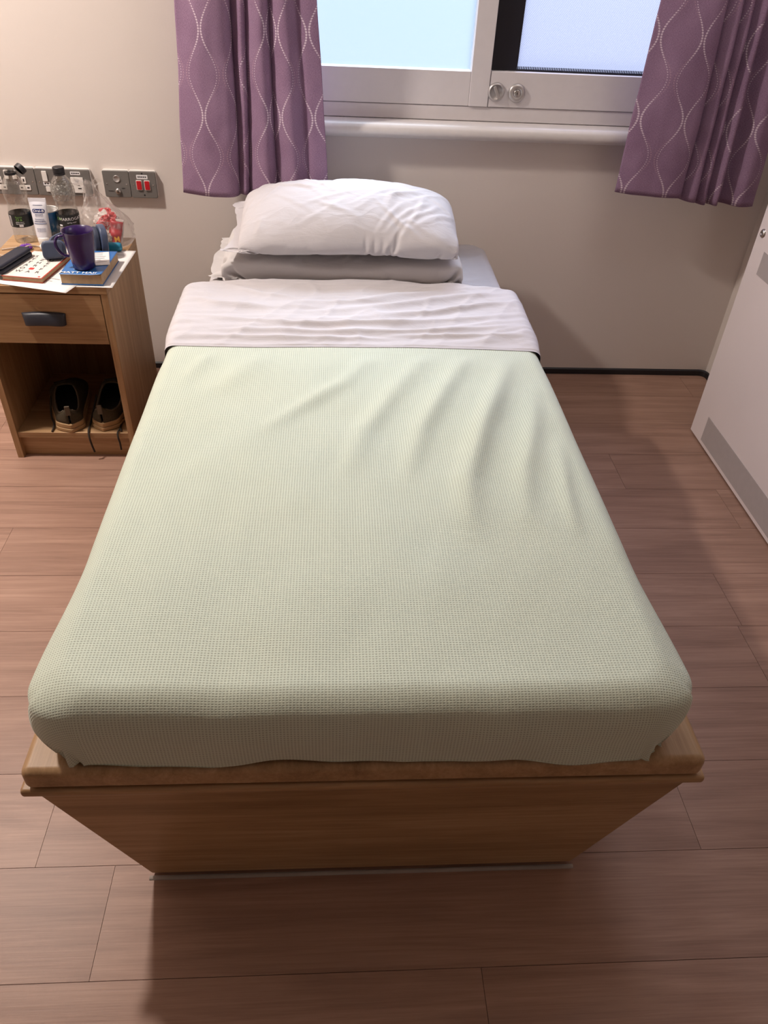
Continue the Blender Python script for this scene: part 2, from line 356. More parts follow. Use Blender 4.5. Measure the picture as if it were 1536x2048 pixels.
rb = [(.870, yc), (.96, yc - .020), (1.070, yc - .018), (1.090, yc + .03), (1.078, yc + .045), (1.100, yc + .008), (1.130, yc - .008), (1.142, yc + .03), (1.130, yc + .045), (1.150, yc + .01), (1.166, yc), (1.178, yc + .03), (1.168, yc + .040), (1.190, yc + .015), (1.206, yc - .005), (1.222, yc + .03), (1.24, yc + .03), (1.28, yc - .01), (1.328, yc + .005)]
rt = [(.908, yc), (.97, yc - .015), (1.022, yc - .012), (1.038, yc + .03), (1.026, yc + .042), (1.046, yc + .01), (1.064, yc - .005), (1.074, yc + .03), (1.064, yc + .04), (1.084, yc + .01), (1.098, yc), (1.108, yc + .03), (1.100, yc + .038), (1.118, yc + .01), (1.135, yc - .008), (1.15, yc + .03), (1.165, yc + .025), (1.20, yc - .012), (1.25, yc + .01)]
curtain('purple curtain right of the window, beside the white cupboard', rt, rb, 2.12, .660, 2.0, lambda s: .032 * max(0, 1 - s * 1.7) ** 1.6, .098, -.007, .88)
mb = MB().box(-.62, 1.40, yc - .004, yc + .016, 2.118, 2.14)
for x in (-.5, .42, 1.3): mb.box(x - .012, x + .012, yc + .016, YW, 2.12, 2.138)
struct(mb.build('trim_1', 'white_frame', bevel=.003))
# ================================================================== BED
M['white_linen'] = None
def linen(name, a, b):
    t = NT(name); v = t.obj(); n = t.noise(v, 5, 3); f = t.noise(v, 900, 2)
    t.set(t.mix(n, a, b), 0.85, spec=0.15); t.bump(f, 0.08, 0.0008)
    wd = t.n('ShaderNodeVectorMath', i_0=v, i_1=t.n('ShaderNodeVectorMath', operation='SCALE', i_0=t.n('ShaderNodeTexNoise', i_Vector=v, i_Scale=6.0).outputs['Color'], i_Scale=.10).outputs[0]).outputs[0]
    vo = t.n('ShaderNodeTexVoronoi', feature='DISTANCE_TO_EDGE', i_Vector=t.map(wd, (1, 1.7, 1)), i_Scale=7.5).outputs[0]
    w = t.ma('ADD', t.noise(t.map(v, (9, 30, 20)), 1.2, 4, .6, .8), t.ma('MULTIPLY', t.ma('MINIMUM', vo, .12), -3.0))
    b2 = t.n('ShaderNodeBump', i_Height=w, i_Strength=0.16, i_Distance=0.012, i_Normal=t.b.inputs['Normal'].links[0].from_socket); t.put(b2, t.b.inputs['Normal'])
    return t.m
M['white_linen'] = linen('white_bed_linen', (0.53, 0.505, 0.52), (0.585, 0.56, 0.575))
M['grey_linen'] = linen('offwhite_bed_linen', (0.56, 0.535, 0.53), (0.61, 0.585, 0.58))
bed = thing('bed', 'oak laminate platform bed with tapered base, fixed to the floor', 'bed', (.057, 1.58, 0))
BX, BY = .057, 1.58
YF = .637   # front of the tray
def bl(mb, *a): return mb
# frustum base: floor outline and top outline (local)
def ring(x0, x1, y0, y1, z): return [(x0 - BX, y0 - BY, z), (x1 - BX, y0 - BY, z), (x1 - BX, y1 - BY, z), (x0 - BX, y1 - BY, z)]
lo = ring(-.321, .433, .674, 2.06, .006); hi = ring(-.452, .567, .650, 2.08, .325)
f0 = MB().add([lo[0], lo[1], hi[1], hi[0]] + [(p[0], p[1] + .02, p[2]) for p in (lo[0], lo[1], hi[1], hi[0])], [(0, 1, 2, 3), (7, 6, 5, 4), (0, 4, 5, 1), (1, 5, 6, 2), (2, 6, 7, 3), (3, 7, 4, 0)])
f0.build('front_panel', 'oak_x', bed, bevel=.003)
# panel edge lip
MB().box(-.458 - BX, .573 - BX, .636 - BY, .662 - BY, .318, .334).build('panel_lip', 'oak_x', bed, bevel=.006, seg=3)
for sgn, a, b in ((-1, 0, 3), (1, 1, 2)):
    q = [lo[a], lo[b], hi[b], hi[a]]; d = -.02 * sgn
    q = [(p[0] , p[1] + (.021 if i in (0, 3) else 0), p[2]) for i, p in enumerate(q)]
    MB().add(q + [(p[0] + d, p[1], p[2]) for p in q], [(0, 1, 2, 3), (7, 6, 5, 4), (0, 4, 5, 1), (1, 5, 6, 2), (2, 6, 7, 3), (3, 7, 4, 0)]).build('side_panel', 'oak_y', bed, bevel=.002)
MB().prism([(x - BX, y - BY) for x, y in ((-.449, YF), (.564, YF), (.564, 2.11), (.485, 2.14), (.485, 2.54), (-.358, 2.54), (-.358, 2.14), (-.449, 2.11))], .3355, .379).build('bed_tray', 'oak_y', bed, bevel=.013, seg=4)
MB().tube([(-.325 - BX, .669 - BY, -.0005), (.437 - BX, .669 - BY, -.0005)], .0045, 8).build('sealant_bead', 'sealant', bed, smooth=True)
def U_cover(xc, W, yh, yf, ztop, zbot, r, rp, nS, nF, nR, disp, wsh=None):
    """cloth over a slab, open at the head end: U-shaped rings from the spine out over the edge and down to the hem"""
    drop = ztop - zbot; L = W + drop + .02; N = 2 * nS + nF
    mb = MB(); flat = W - r
    def P(i, j):
        l = j / (nR - 1); l = l ** 0.85; s = l * L
        if s < flat: o, dz = s, 0
        elif s < flat + r * PI / 2:
            a = (s - flat) / r; o = flat + r * math.sin(a); dz = r * (1 - math.cos(a))
        else: o = W; dz = r + (s - flat - r * PI / 2)
        # ring outline : half width o, foot at yf + (W - o)
        fy = yf + (W - o); rr = min(rp * (o / W), o * .999)
        if i < nS: q = i / nS; x, yy = -o, yh + (fy + rr - yh) * q; nx, ny = -1, 0
        elif i <= nS + nF:
            q = (i - nS) / nF; fl_ = 2 * (o - rr); ar = rr * PI / 2; tot = fl_ + 2 * ar; dd = q * tot
            if dd < ar: a = dd / max(rr, 1e-6); x = -o + rr - rr * math.cos(a); yy = fy + rr - rr * math.sin(a); nx, ny = -math.cos(a), -math.sin(a)
            elif dd < ar + fl_: x = -o + rr + dd - ar; yy = fy; nx, ny = 0, -1
            else: a = (dd - ar - fl_) / max(rr, 1e-6); x = o - rr + rr * math.sin(a); yy = fy + rr - rr * math.cos(a); nx, ny = math.sin(a), -math.cos(a)
        else: q = (i - nS - nF) / nS; x, yy = o, (fy + rr) + (yh - fy - rr) * q; nx, ny = 1, 0
        return x, yy, dz, nx, ny, o
    def PP(i, j):
        x, yy, dz, nx, ny, o = P(i, j); dx, dy, dzz = disp(x + xc, yy, dz, nx, ny, o / W)
        return (x + xc + dx, yy + dy, ztop - dz + dzz)
    def UV(i, j):
        x, yy, dz, nx, ny, o = P(i, j); return (x + nx * dz, yy + ny * dz)
    mb.grid(PP, N + 1, nR, UV); return mb
# mattress and its fitted sheet
M['mattress'] = plain('mattress_vinyl', (0.10, 0.16, 0.30), 0.5)
mat = MB().box(-.405, .405, -.90, .875, .0, .112).build('mattress', 'mattress', bevel=.03, seg=3); mat.location = (.06, 1.60, .3795)
tag(mat, 'thick single mattress under the sheets on the bed tray', 'mattress')
def fs_disp(x, y, dz, nx, ny, e):
    k = .0030 * ridge(x, y, 3, 14, .5, 3) + .003 * fbm(Vector((x * 9, y * 9, 2)), 3)
    return (nx * dz * .03, ny * dz * .03, max((k - .003) * (1 - sm(.0, .03, dz)), dz - .126))
# the head end of the fitted sheet: the same U, turned round so its closed end is at the wall
fsm = U_cover(0, .428, 0, -.60, .508, .383, .030, .05, 80, 120, 70, fs_disp)
fsm.v = [(-x + .063, -y * (.60 - .02) / .60 + 1.920, z) for x, y, z in fsm.v]
fso = tag(fsm.build('fitted_sheet', 'white_linen', smooth=True, fix=True), 'smooth white fitted sheet showing beside the pillows at the bed head', 'sheet')
# blanket
t = NT('green_waffle_blanket'); uv = t.uv(); sp = t.n('ShaderNodeSeparateXYZ', i_0=uv)
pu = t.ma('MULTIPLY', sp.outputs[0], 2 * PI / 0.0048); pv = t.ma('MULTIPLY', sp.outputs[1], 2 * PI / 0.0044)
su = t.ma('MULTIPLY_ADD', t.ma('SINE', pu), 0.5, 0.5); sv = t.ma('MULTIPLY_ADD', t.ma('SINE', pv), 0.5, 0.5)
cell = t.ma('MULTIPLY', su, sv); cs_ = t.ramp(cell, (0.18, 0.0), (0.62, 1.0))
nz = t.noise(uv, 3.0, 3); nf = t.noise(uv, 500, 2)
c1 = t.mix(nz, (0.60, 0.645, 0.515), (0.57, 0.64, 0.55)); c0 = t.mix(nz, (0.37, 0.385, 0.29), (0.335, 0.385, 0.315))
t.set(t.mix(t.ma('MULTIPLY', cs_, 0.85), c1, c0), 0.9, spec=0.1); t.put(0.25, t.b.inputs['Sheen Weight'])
t.bump(t.ma('ADD', t.ma('SUBTRACT', 1.0, cell), t.ma('MULTIPLY', nf, 0.3)), 0.35, 0.0015); M['blanket'] = t.m
FOLDS = [([(.10, 1.68), (.02, 1.52), (-.08, 1.40), (-.16, 1.30)], .022, .006), ([(.24, 1.70), (.14, 1.50), (.06, 1.32), (.02, 1.16)], .026, .009),
         ([(.335, 1.70), (.25, 1.50), (.18, 1.33), (.13, 1.14)], .024, .011), ([(.42, 1.66), (.36, 1.48), (.305, 1.33), (.25, 1.15), (.235, 1.0)], .026, .016),
         ([(.455, 1.52), (.41, 1.33), (.365, 1.18), (.34, 1.02)], .022, .009), ([(.46, 1.30), (.43, 1.12), (.42, .98)], .016, .006), ([(-.15, 1.69), (-.22, 1.55), (-.28, 1.45)], .03, .004), ([(-.28, 1.68), (-.31, 1.6), (-.34, 1.5)], .02, .004)]
def bl_disp(x, y, dz, nx, ny, e):
    z = 0
    top = 1 - sm(.0, .05, dz)
    if top > 0:
        for pts, w_, h in FOLDS:
            z += 1.4 * fold(x, y, pts, w_, h) * (1 - sm(1.61, 1.68, y))
        z += .0045 * fbm(Vector((x * 5, y * 3, 1)), 3) * top * (1 - sm(1.58, 1.675, y)) - .0012 * sm(1.6, 1.675, y) - .006 * sm(.9, .7, y) * (1 - abs(x - .05) * 1.5)
    side = sm(.01, .09, dz)
    n1 = noise.noise(Vector((x * 4, y * 4, 7))); n2 = noise.noise(Vector((x * 11, y * 11, dz * 8 + 4)))
    b = side * (.010 * n1 + .006 * n2) + .012 * math.sin(min(1, dz / .13) * PI) * (1 if abs(nx) < .9 else .5)
    low = sm(.085, .135, dz)
    b += .016 * nx * nx * sm(.95, .70, y) * sm(.0, .03, dz)
    b += low * ((.005 if ny < -.9 else -.016 + .010 * ny * ny) + .010 * noise.noise(Vector((x * 7, y * 7, 20))))
    cor = abs(nx * ny) * 2
    z2 = low * (.010 * noise.noise(Vector((x * 5 + 3, y * 5, 2.5))) - .002)
    b += cor * low * .012 * math.sin(math.atan2(ny, nx) * 22)
    b += side * (abs(nx) > .9) * .006 * noise.noise(Vector((0, y * 6, 9 + nx)))
    b = b * (1 - sm(1.56, 1.66, y)) + side * .0015 * sm(1.56, 1.66, y) - .008 * sm(1.712, 1.738, y)
    return (nx * b, ny * b, max(z * top + z2, dz - .1365) - .006 * sm(1.712, 1.738, y) * top)
blk = U_cover(.050, .455, 1.74, .650, .522, .389, .034, .055, 190, 240, 170, bl_disp).build('blanket', 'blanket', smooth=True)
tag(blk, 'pale green waffle weave blanket tucked smoothly over the bed', 'blanket')
# top sheet folded back over the blanket
def sheet():
    mb = MB(); W_, r, n_s, n_t = .467, .035, 230, 120; xc = .050
    Ls = W_ - r + r * PI / 2 + .10
    RIP = [([(-.38, 1.83), (-.1, 1.79), (.15, 1.80), (.46, 1.86)], .010, .006), ([(-.30, 1.76), (0, 1.755), (.25, 1.77), (.48, 1.80)], .008, .005), ([(-.05, 1.87), (.15, 1.90), (.33, 1.965), (.47, 2.0)], .014, .008),
           ([(.05, 1.84), (.25, 1.865), (.40, 1.92), (.49, 1.94)], .011, .007), ([(-.2, 1.90), (.05, 1.92), (.22, 1.98), (.38, 2.03)], .016, .007), ([(-.36, 1.73), (-.1, 1.725), (.2, 1.735)], .007, .004),
           ([(-.40, 1.95), (-.3, 1.90), (-.15, 1.88)], .012, .005), ([(-.3, 2.03), (-.2, 1.97), (-.05, 1.94)], .010, .004), ([(.1, 1.745), (.3, 1.75), (.48, 1.75)], .007, .005)]
    def P(i, j):
        s = (i / (n_s - 1) * 2 - 1) * Ls; a = abs(s); sg = 1 if s >= 0 else -1
        if a < W_ - r: o, dz = a, 0
        elif a < W_ - r + r * PI / 2: q = (a - W_ + r) / r; o = W_ - r + r * math.sin(q); dz = r * (1 - math.cos(q))
        else: o = W_; dz = r + a - (W_ - r + r * PI / 2)
        f = j / (n_t - 1)
        if dz > 0: o -= .009 * (1 - sm(0, .25, f)) * sm(0, .03, dz)
        x = xc + sg * o
        y0 = 1.695 + .006 * math.sin(x * 7) - .010 * abs(x) + .004 * noise.noise(Vector((x * 5, 0, 1))); y1 = 2.075 + .012 * math.sin(x * 5 + 1) + .010 * noise.noise(Vector((x * 6, 3, 0))) - .03 * sm(.3, .52, abs(x - .05))
        # hem thickness at the front, rolled fold at the back
        if f < .06: q = f / .06; y = y0 + .008 * q; zz = -.0040 + .0025 * q
        elif f > .90: q = (f - .90) / .10 * PI; y = y1 - .012 + .012 * math.sin(q * .75); zz = .010 - .0095 * (1 - math.cos(q * .9))
        else: q = (f - .06) / .84; y = y0 + .008 + (y1 - .020 - y0) * q; zz = -.0015 + .0115 * sm(0, .3, q)
        z = .526 - dz + zz
        if dz < .04 and f > .05:
            k = 1 - sm(.0, .04, dz)
            h = sum(1.6 * fold(x, y, p, w_, h_) for p, w_, h_ in RIP)
            yy2 = y - .30 * max(0, x) ** 2 - .05 * x; h += .0042 * abs(noise.noise(Vector((x * 2.6, yy2 * 26, 4)))) + .0026 * noise.noise(Vector((x * 4, yy2 * 48, 8))) + .0035 * fbm(Vector((x * 6, y * 9, 5)), 3) + .003 * ridge(x, y, 6, 11, .9, 12, 3)
            z += h * k * sm(0.03, .12, f) * (1 - sm(.9, 1, f) * .6)
        b = sm(.02, .1, dz) * sm(0, .2, f) * (.008 * noise.noise(Vector((0, y * 14, sg * 3))) + .006)
        if dz > .02: z += -.015 * sm(.05, .12, dz) * noise.noise(Vector((sg, y * 8, 1)))
        return (x + sg * b, y, max(z, .384))
    return mb.grid(P, n_s, n_t).build('top_sheet', 'white_linen', smooth=True)
tag(sheet(), 'creased white top sheet turned down over the green blanket', 'sheet')
# pillows: two cloth sheets sewn along the edge, inflated and squeezed with a small position-based cloth solver
def sim_pillow(a, b, nu, nv, seed, pk, vt, steps, floor, lid=None, corner=.0, pull=None, fill=.06, slack=.05, grav=.00006, sq=(.93, .93)):
    rng = np.random.RandomState(seed); N = nu * nv
    U, V = np.meshgrid(np.linspace(-1, 1, nu), np.linspace(-1, 1, nv))
    edge = (np.abs(U) == 1) | (np.abs(V) == 1)
    top = np.arange(N).reshape(nv, nu); bot = top.copy(); k = ~edge; bot[k] = N + np.arange(k.sum()); n = N + k.sum()
    X = np.zeros((n, 3)); bump = (1 - np.abs(U) ** 4) * (1 - np.abs(V) ** 4)
    def sn(f):   # smooth random field
        z = np.zeros_like(U)
        for _ in range(14):
            kx, ky, ph = rng.uniform(-f, f), rng.uniform(-f, f), rng.uniform(0, 6.28); z += np.sin(kx * U * 3 + ky * V * 3 + ph)
        return z / 4
    w1, w2 = sn(2.5), sn(2.5)
    for idx, s, w in ((bot, -1, w2), (top, 1, w1)):
        X[idx.ravel()] = np.stack([U * a, V * b, s * fill * bump + .006 * w * bump], -1).reshape(-1, 3)
    X[top.ravel(), 2] += 0
    dx, dy = 2 * a / (nu - 1), 2 * b / (nv - 1); cons = []
    for g in (top, bot):
        for st in (0, 1):
            cons.append((g[:, st:-1:2].ravel(), g[:, st + 1::2].ravel(), dx, 1.0)); cons.append((g[st:-1:2, :].ravel(), g[st + 1::2, :].ravel(), dy, 1.0))
        dd = (dx * dx + dy * dy) ** .5
        for st in (0, 1):
            cons.append((g[st:-1:2, :-1].ravel(), g[st + 1::2, 1:].ravel(), dd, .35)); cons.append((g[st:-1:2, 1:].ravel(), g[st + 1::2, :-1].ravel(), dd, .35))
        for st in range(4):
            i0 = g[:, st:-2:4].ravel(); i1 = g[:, st + 2::4].ravel(); m = min(len(i0), len(i1)); 
            q0 = g[:, st:-2:4]; q1 = g[:, st + 2::4]; q0 = q0[:, :q1.shape[1]]; cons.append((q0.ravel(), q1.ravel(), 2 * dx, .06))
            q0 = g[st:-2:4, :]; q1 = g[st + 2::4, :]; q0 = q0[:q1.shape[0]]; cons.append((q0.ravel(), q1.ravel(), 2 * dy, .06))
    F = np.concatenate([np.stack([top[:-1, :-1], top[:-1, 1:], top[1:, 1:], top[1:, :-1]], -1).reshape(-1, 4), np.stack([bot[:-1, :-1], bot[1:, :-1], bot[1:, 1:], bot[:-1, 1:]], -1).reshape(-1, 4)])
    sf = np.zeros(n); sf[bot.ravel()] = w2.ravel(); sf[top.ravel()] = sn(4).ravel()
    cons = [(i, j, L * (1 + slack * np.clip(sf[i] + .3, -.3, 1)), st) for i, j, L, st in cons]
    P = X.copy()
    for it in range(steps):
        p = X[F]; nn = np.cross(p[:, 2] - p[:, 0], p[:, 3] - p[:, 1]) * .5
        f = np.zeros_like(X)
        for c in range(4): f += np.stack([np.bincount(F[:, c], nn[:, d], n) for d in range(3)], -1) * .25
        vol = float((p.mean(1) * nn).sum() / 3); press = pk * (vt / max(vol, 1e-5) - 1)
        press = min(max(press, -pk), 3 * pk)
        vel = (X - P) * .86; P = X.copy(); X = X + vel + f / (dx * dy) * press; X[:, 2] -= grav
        for _ in range(3):
            for i, j, L, st in cons:
                d = X[j] - X[i]; l = np.sqrt((d * d).sum(1)) + 1e-9; e = (l - L) / l * .5 * st
                if st == 1.0: pass
                else: e = np.where(l > L, e, e * .6)
                d *= e[:, None]; X[i] += d; X[j] -= d
            fz = floor(X[:, 0], X[:, 1]); hit = X[:, 2] < fz; X[hit, 2] = fz[hit]; P[hit, :2] = X[hit, :2] * .7 + P[hit, :2] * .3
            q = min(1, it / (steps * .6)); wx = a * (1 - q * (1 - sq[0])); wy = b * (1 - q * (1 - sq[1]))
            X[:, 0] = np.where(np.abs(X[:, 0]) > wx, np.sign(X[:, 0]) * wx * .5 + X[:, 0] * .5, X[:, 0]); X[:, 1] = np.where(np.abs(X[:, 1]) > wy, np.sign(X[:, 1]) * wy * .5 + X[:, 1] * .5, X[:, 1])
            if lid is not None: m = X[:, 2] > lid; X[m, 2] = lid + (X[m, 2] - lid) * .3
    return X, F, top, bot
def make_pillow(label, mat, X, F, top, loc, rz, b, flap, tilt=0.0):
    root = thing('pillow', label, 'pillow', loc, rz); root.rotation_euler.x = tilt
    rg = random.Random(int(flap * 10)); CR = []
    for _ in range(60):
        cx, cy, an, ln = rg.uniform(-.29, .30), rg.uniform(-.17, .17), rg.choice((.7, .9, 1.2, -.6, -.9, .3)) + rg.uniform(-.2, .2), rg.uniform(.04, .11)
        CR.append(([(cx - ln * math.cos(an), cy - ln * math.sin(an)), (cx + rg.uniform(-.012, .012), cy + rg.uniform(-.012, .012)), (cx + ln * math.cos(an), cy + ln * math.sin(an))], rg.uniform(.006, .010), rg.uniform(.002, .005)))
    for k in range(len(X)):
        x, y, z = X[k]
        if z > .035: X[k, 2] += sum(fold(x, y, p, w_, h_) - fold(x + w_ * 1.6, y, p, w_, h_ * .5) for p, w_, h_ in CR) * sm(.035, .06, z)
    mb = MB(); mb.add(X.tolist(), F.tolist()); mb.build('pillowcase', mat, root, smooth=True, sub=1, fix=False)
    L = X[top[:, 0]]                                    # the open end of the case hangs on at the left
    n = len(L)
    def Fp(i, j):
        p = L[min(n - 1, int(i / 89 * (n - 1)))] * (1 - (i / 89 * (n - 1)) % 1) + L[min(n - 1, int(i / 89 * (n - 1)) + 1)] * ((i / 89 * (n - 1)) % 1)
        v = i / 89 * 2 - 1; q = j / 13
        w_ = (.5 * math.sin(v * 10 + flap) + .5 * math.sin(v * 19 + 2 * flap)) * .016 * q ** .7
        return (p[0] + .004 - .050 * q + .012 * q * noise.noise(Vector((v * 4, flap, 1))), p[1] * (1 - .06 * q), max(p[2] + w_ - .018 * q * q, FLOOR(p[0] - .05 * q, p[1]) + .003))
    MB().grid(Fp, 90, 14).build('pillowcase_opening', mat, root, smooth=True, sub=1)
    return root
Xl, Fl, tl, b_l = sim_pillow(.392, .245, 92, 58, 3, .0004, .0225, 200, lambda x, y: np.zeros_like(x), lid=.100, slack=.04, sq=(.87, .76), grav=.00008)
FLOOR = lambda x, y: 0.0
make_pillow('off-white pillow lying underneath, flattened on the bed sheet', 'grey_linen', Xl, Fl, tl, (.024, 2.276, .5135), -.012, .2, 1.0)
UZ = float(Xl[:, 2].max()) + .004
Xu, Fu, tu, b_u = sim_pillow(.372, .252, 120, 82, 5, .0003, .0300, 250, lambda x, y: np.zeros_like(x), slack=.05, sq=(.81, .735), grav=.00012)
make_pillow('plump white creased pillow on top of the other pillow', 'white_linen', Xu, Fu, tu, (.040, 2.249,   .5135 + UZ + .018), -.012, .2, 2.3, .085)
# ================================================================== NIGHTSTAND
NX0, NX1, NY0, NY1, NZ = -.962, -.602, 1.97, 2.352, .545
ns = thing('nightstand', 'oak laminate bedside cabinet with one drawer and open shoe shelf', 'nightstand', ((NX0 + NX1) / 2, 2.16, 0))
NO = Vector(ns.location)
def nb(x0, x1, y0, y1, z0, z1): return MB().box(x0 - NO.x, x1 - NO.x, y0 - NO.y, y1 - NO.y, z0, z1)
nb(NX0, NX1, NY0, NY1, NZ - .02, NZ).build('top_panel', 'oak_x', ns, bevel=.0015)
nb(NX0, NX0 + .018, NY0 + .001, NY1, 0, NZ - .02).build('side_panel', 'oak_z', ns, bevel=.001)
nb(NX1 - .018, NX1, NY0 + .001, NY1, 0, NZ - .02).build('side_panel', 'oak_z', ns, bevel=.001)
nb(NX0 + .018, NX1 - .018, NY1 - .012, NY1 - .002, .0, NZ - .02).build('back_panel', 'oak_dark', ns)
nb(NX0 + .018, NX1 - .018, NY0 + .004, NY1 - .012, .070, .089).build('bottom_shelf', 'oak_x', ns, bevel=.001)
nb(NX0 + .018, NX1 - .018, NY0 + .022, NY0 + .038, .0, .0695).build('plinth', 'oak_x', ns)
dr = nb(NX0 + .020, NX1 - .020, NY0 + .001, NY0 + .019, .381, .522).build('drawer', 'oak_x', ns, bevel=.001)
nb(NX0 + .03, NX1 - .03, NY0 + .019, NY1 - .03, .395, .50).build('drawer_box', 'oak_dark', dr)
# handle : bowed dark plastic shell
HX = -.779
def hp(i, j):
    u = i / 32 * 2 - 1; q = j / 10; arch = 1 - u * u
    z = (-.018 + .037 * q) - (.003 * (1 - q) * -arch) - .004 * q * (u * u)
    x = u * (.0575 - .003 * (1 - q)); d = .015 * max(0, 1 - abs(u) ** 6) ** .5 * (max(0, 1 - q ** 3)) ** .5 * (.85 + .15 * (1 - q)) + .002
    return (x, -d, z)
h = MB().grid(hp, 33, 11).build('handle', 'navy_handle', dr, smooth=True, solid=.004)
h.location = (HX - NO.x, NY0 + .001 - NO.y, .456)
# ------------------------------------------------------------------ shoes
M['shoe'] = plain('olive_canvas', (0.055, 0.042, 0.022), 0.9, vary=.2, scale=200)
M['shoe_sole'] = plain('tan_rubber', (0.40, 0.25, 0.12), 0.7)
M['shoe_in'] = plain('black_lining', (0.006, 0.006, 0.008), 0.9)
M['lace'] = plain('dark_lace', (0.03, 0.022, 0.016), 0.9)
M['tab'] = plain('heel_tab', (0.10, 0.075, 0.05), 0.8)
def shoe(label, loc, rz, mir, laces):
    r = thing('shoe', label, 'shoe', loc, rz, 'pair of olive trainers'); Ls = .285
    def hw(t_): return (.030 * math.sin(min(1, t_ / .12) * PI / 2) if t_ < .12 else .030 + .014 * sm(.12, .68, t_)) * 1.22 * (1 if t_ < .72 else math.sqrt(max(0.0, 1 - ((t_ - .72) / .28) ** 2.2))) + .002
    def cx(t_): return mir * .010 * math.sin(t_ * PI * .9)
    n = 40; ol = [(cx(k / n) - hw(k / n), k / n * Ls) for k in range(n + 1)] + [(cx(k / n) + hw(k / n), k / n * Ls) for k in range(n, -1, -1)]
    for nm, z0, z1, g, mm in (('outsole', 0, .012, .004, 'shoe_sole'), ('midsole', .0122, .027, .0025, 'shoe_sole')):
        c_ = Vector((0, Ls / 2)); pts = [(c_.x + (p[0]) * (1 + g / .035), c_.y + (p[1] - c_.y) * (1 + g / .13)) for p in ol]
        MB().prism(pts, z0, z1).build(nm, mm, r, bevel=.003)
    K = 28
    def up(i, j):
        t_ = .005 + .985 * j / 44; k = i / K; H = .082 - .012 * sm(0, .25, t_) + .022 * sm(.22, .48, t_) - .055 * sm(.48, .95, t_) if t_ < .97 else .03
        H = (.062 + .020 * (1 - sm(.0, .10, t_)) + .030 * sm(.20, .46, t_) - .060 * sm(.46, .98, t_)); a = PI * k
        w_ = hw(t_); x = cx(t_) - w_ * math.copysign(abs(math.cos(a)) ** .62, math.cos(a)) * (1 - .28 * math.sin(a) ** 2 * (t_ < .6))
        return (x, t_ * Ls, .0265 + (H - .0265) * math.sin(a) ** .75)
    def skip(i, j):
        t_ = j / 44; k = (i + .5) / K; return (.035 < t_ < .46) and abs(k - .5) < .30 * math.sin(PI * min(1, max(0, (t_ - .0) / .50))) ** .5
    u = MB().grid(up, K + 1, 45, None, skip).build('upper', 'shoe', r, smooth=True, solid=.004)
    MB().prism([(p[0] * .9, Ls / 2 + (p[1] - Ls / 2) * .94) for p in ol], .027, .031).build('insole', 'shoe_in', r)
    MB().box(-.007, .007, -.0015, .004, .058, .088).build('heel_tab', 'tab', r, bevel=.001)
    # collar piping
    for s_ in (0, 1):
        pts = []
        for j in range(2, 21):
            k_ = .5 + (-1 if s_ else 1) * (.30 * math.sin(PI * min(1, (j / 44) / .50)) ** .5); pts.append(up(k_ * K, j))
        MB().tube(pts, .0026, 6).build('collar', 'tab', r, smooth=True)
    for j in (22, 25, 28, 31):
        a_, b_, c_ = Vector(up(K * .33, j)), Vector(up(K * .5, j + 1)), Vector(up(K * .67, j))
        MB().tube([a_ + Vector((0, 0, .002)), b_ + Vector((0, 0, .004)), c_ + Vector((0, 0, .002))], .0024, 6).build('lace', 'lace', r, smooth=True)
    for pts in laces: MB().tube(catmull(pts, 6), .0028, 6).build('lace', 'lace', r, smooth=True)
    return r
shoe('olive trainer nearer the middle of the shoe shelf, left of the pair', (-.783, 1.976, .0897), math.radians(13), -1, [[(-.040, .16, .075), (-.056, .12, .055), (-.058, .07, .02), (-.052, .045, .008), (-.058, .012, .003)]])
shoe('olive trainer next to the right side panel, right of the pair', (-.693, 1.985, .0897), math.radians(0), 1, [[(-.040, .12, .055), (-.049, .05, .006), (-.046, .01, .0045), (-.042, -.012, .0045), (-.040, -.0215, -.010), (-.038, -.0215, -.035), (-.034, -.0215, -.062)], [(.041, .12, .055), (.046, .05, .010), (.046, .005, .005), (.044, -.014, .0045), (.045, -.0225, -.008), (.047, -.0225, -.028), (.047, -.0225, -.052)], [(.044, .03, .006), (.047, .012, .0045), (.050, .002, .004), (.053, -.006, .004)]])
# ================================================================== THINGS ON THE NIGHTSTAND
M['paper'] = plain('white_paper', (0.74, 0.72, 0.70), 0.8, vary=.02)
M['paper_print'] = plain('grey_print', (0.45, 0.42, 0.44), 0.8)
M['cream'] = plain('cream_cover', (0.74, 0.69, 0.64), 0.5, vary=.02)
M['red_cover'] = plain('red_cover_edge', (0.42, 0.055, 0.03), 0.5)
M['pages'] = plain('book_pages', (0.42, 0.29, 0.17), 0.8, vary=.1, scale=90)
M['ink'] = plain('black_ink', (0.03, 0.025, 0.03), 0.7)
M['red_ink'] = plain('red_ink', (0.55, 0.03, 0.03), 0.6)
M['blue_cover'] = plain('blue_cover', (0.035, 0.155, 0.43), 0.35)
M['white_ink'] = plain('white_ink', (0.78, 0.77, 0.78), 0.6)
M['green_ink'] = plain('green_ink', (0.14, 0.30, 0.06), 0.6)
M['navy_ink'] = plain('navy_ink', (0.012, 0.025, 0.13), 0.5)
M['grey_blue_ink'] = plain('grey_blue_ink', (0.22, 0.25, 0.36), 0.6)
M['purple'] = plain('purple_plastic', (0.030, 0.010, 0.085), 0.22)
M['purple_lock'] = plain('bright_purple', (0.16, 0.03, 0.35), 0.35)
M['slate_blue'] = plain('slate_blue_plastic', (0.065, 0.085, 0.145), 0.35)
M['slate_pad'] = plain('slate_blue_pad', (0.030, 0.040, 0.072), 0.65)
M['turquoise'] = plain('turquoise_plastic', (0.008, 0.19, 0.31), 0.4)
M['navy_cloth'] = plain('navy_case', (0.010, 0.012, 0.026), 0.55, vary=.15)
M['cable'] = plain('beige_cable', (0.55, 0.46, 0.38), 0.5)
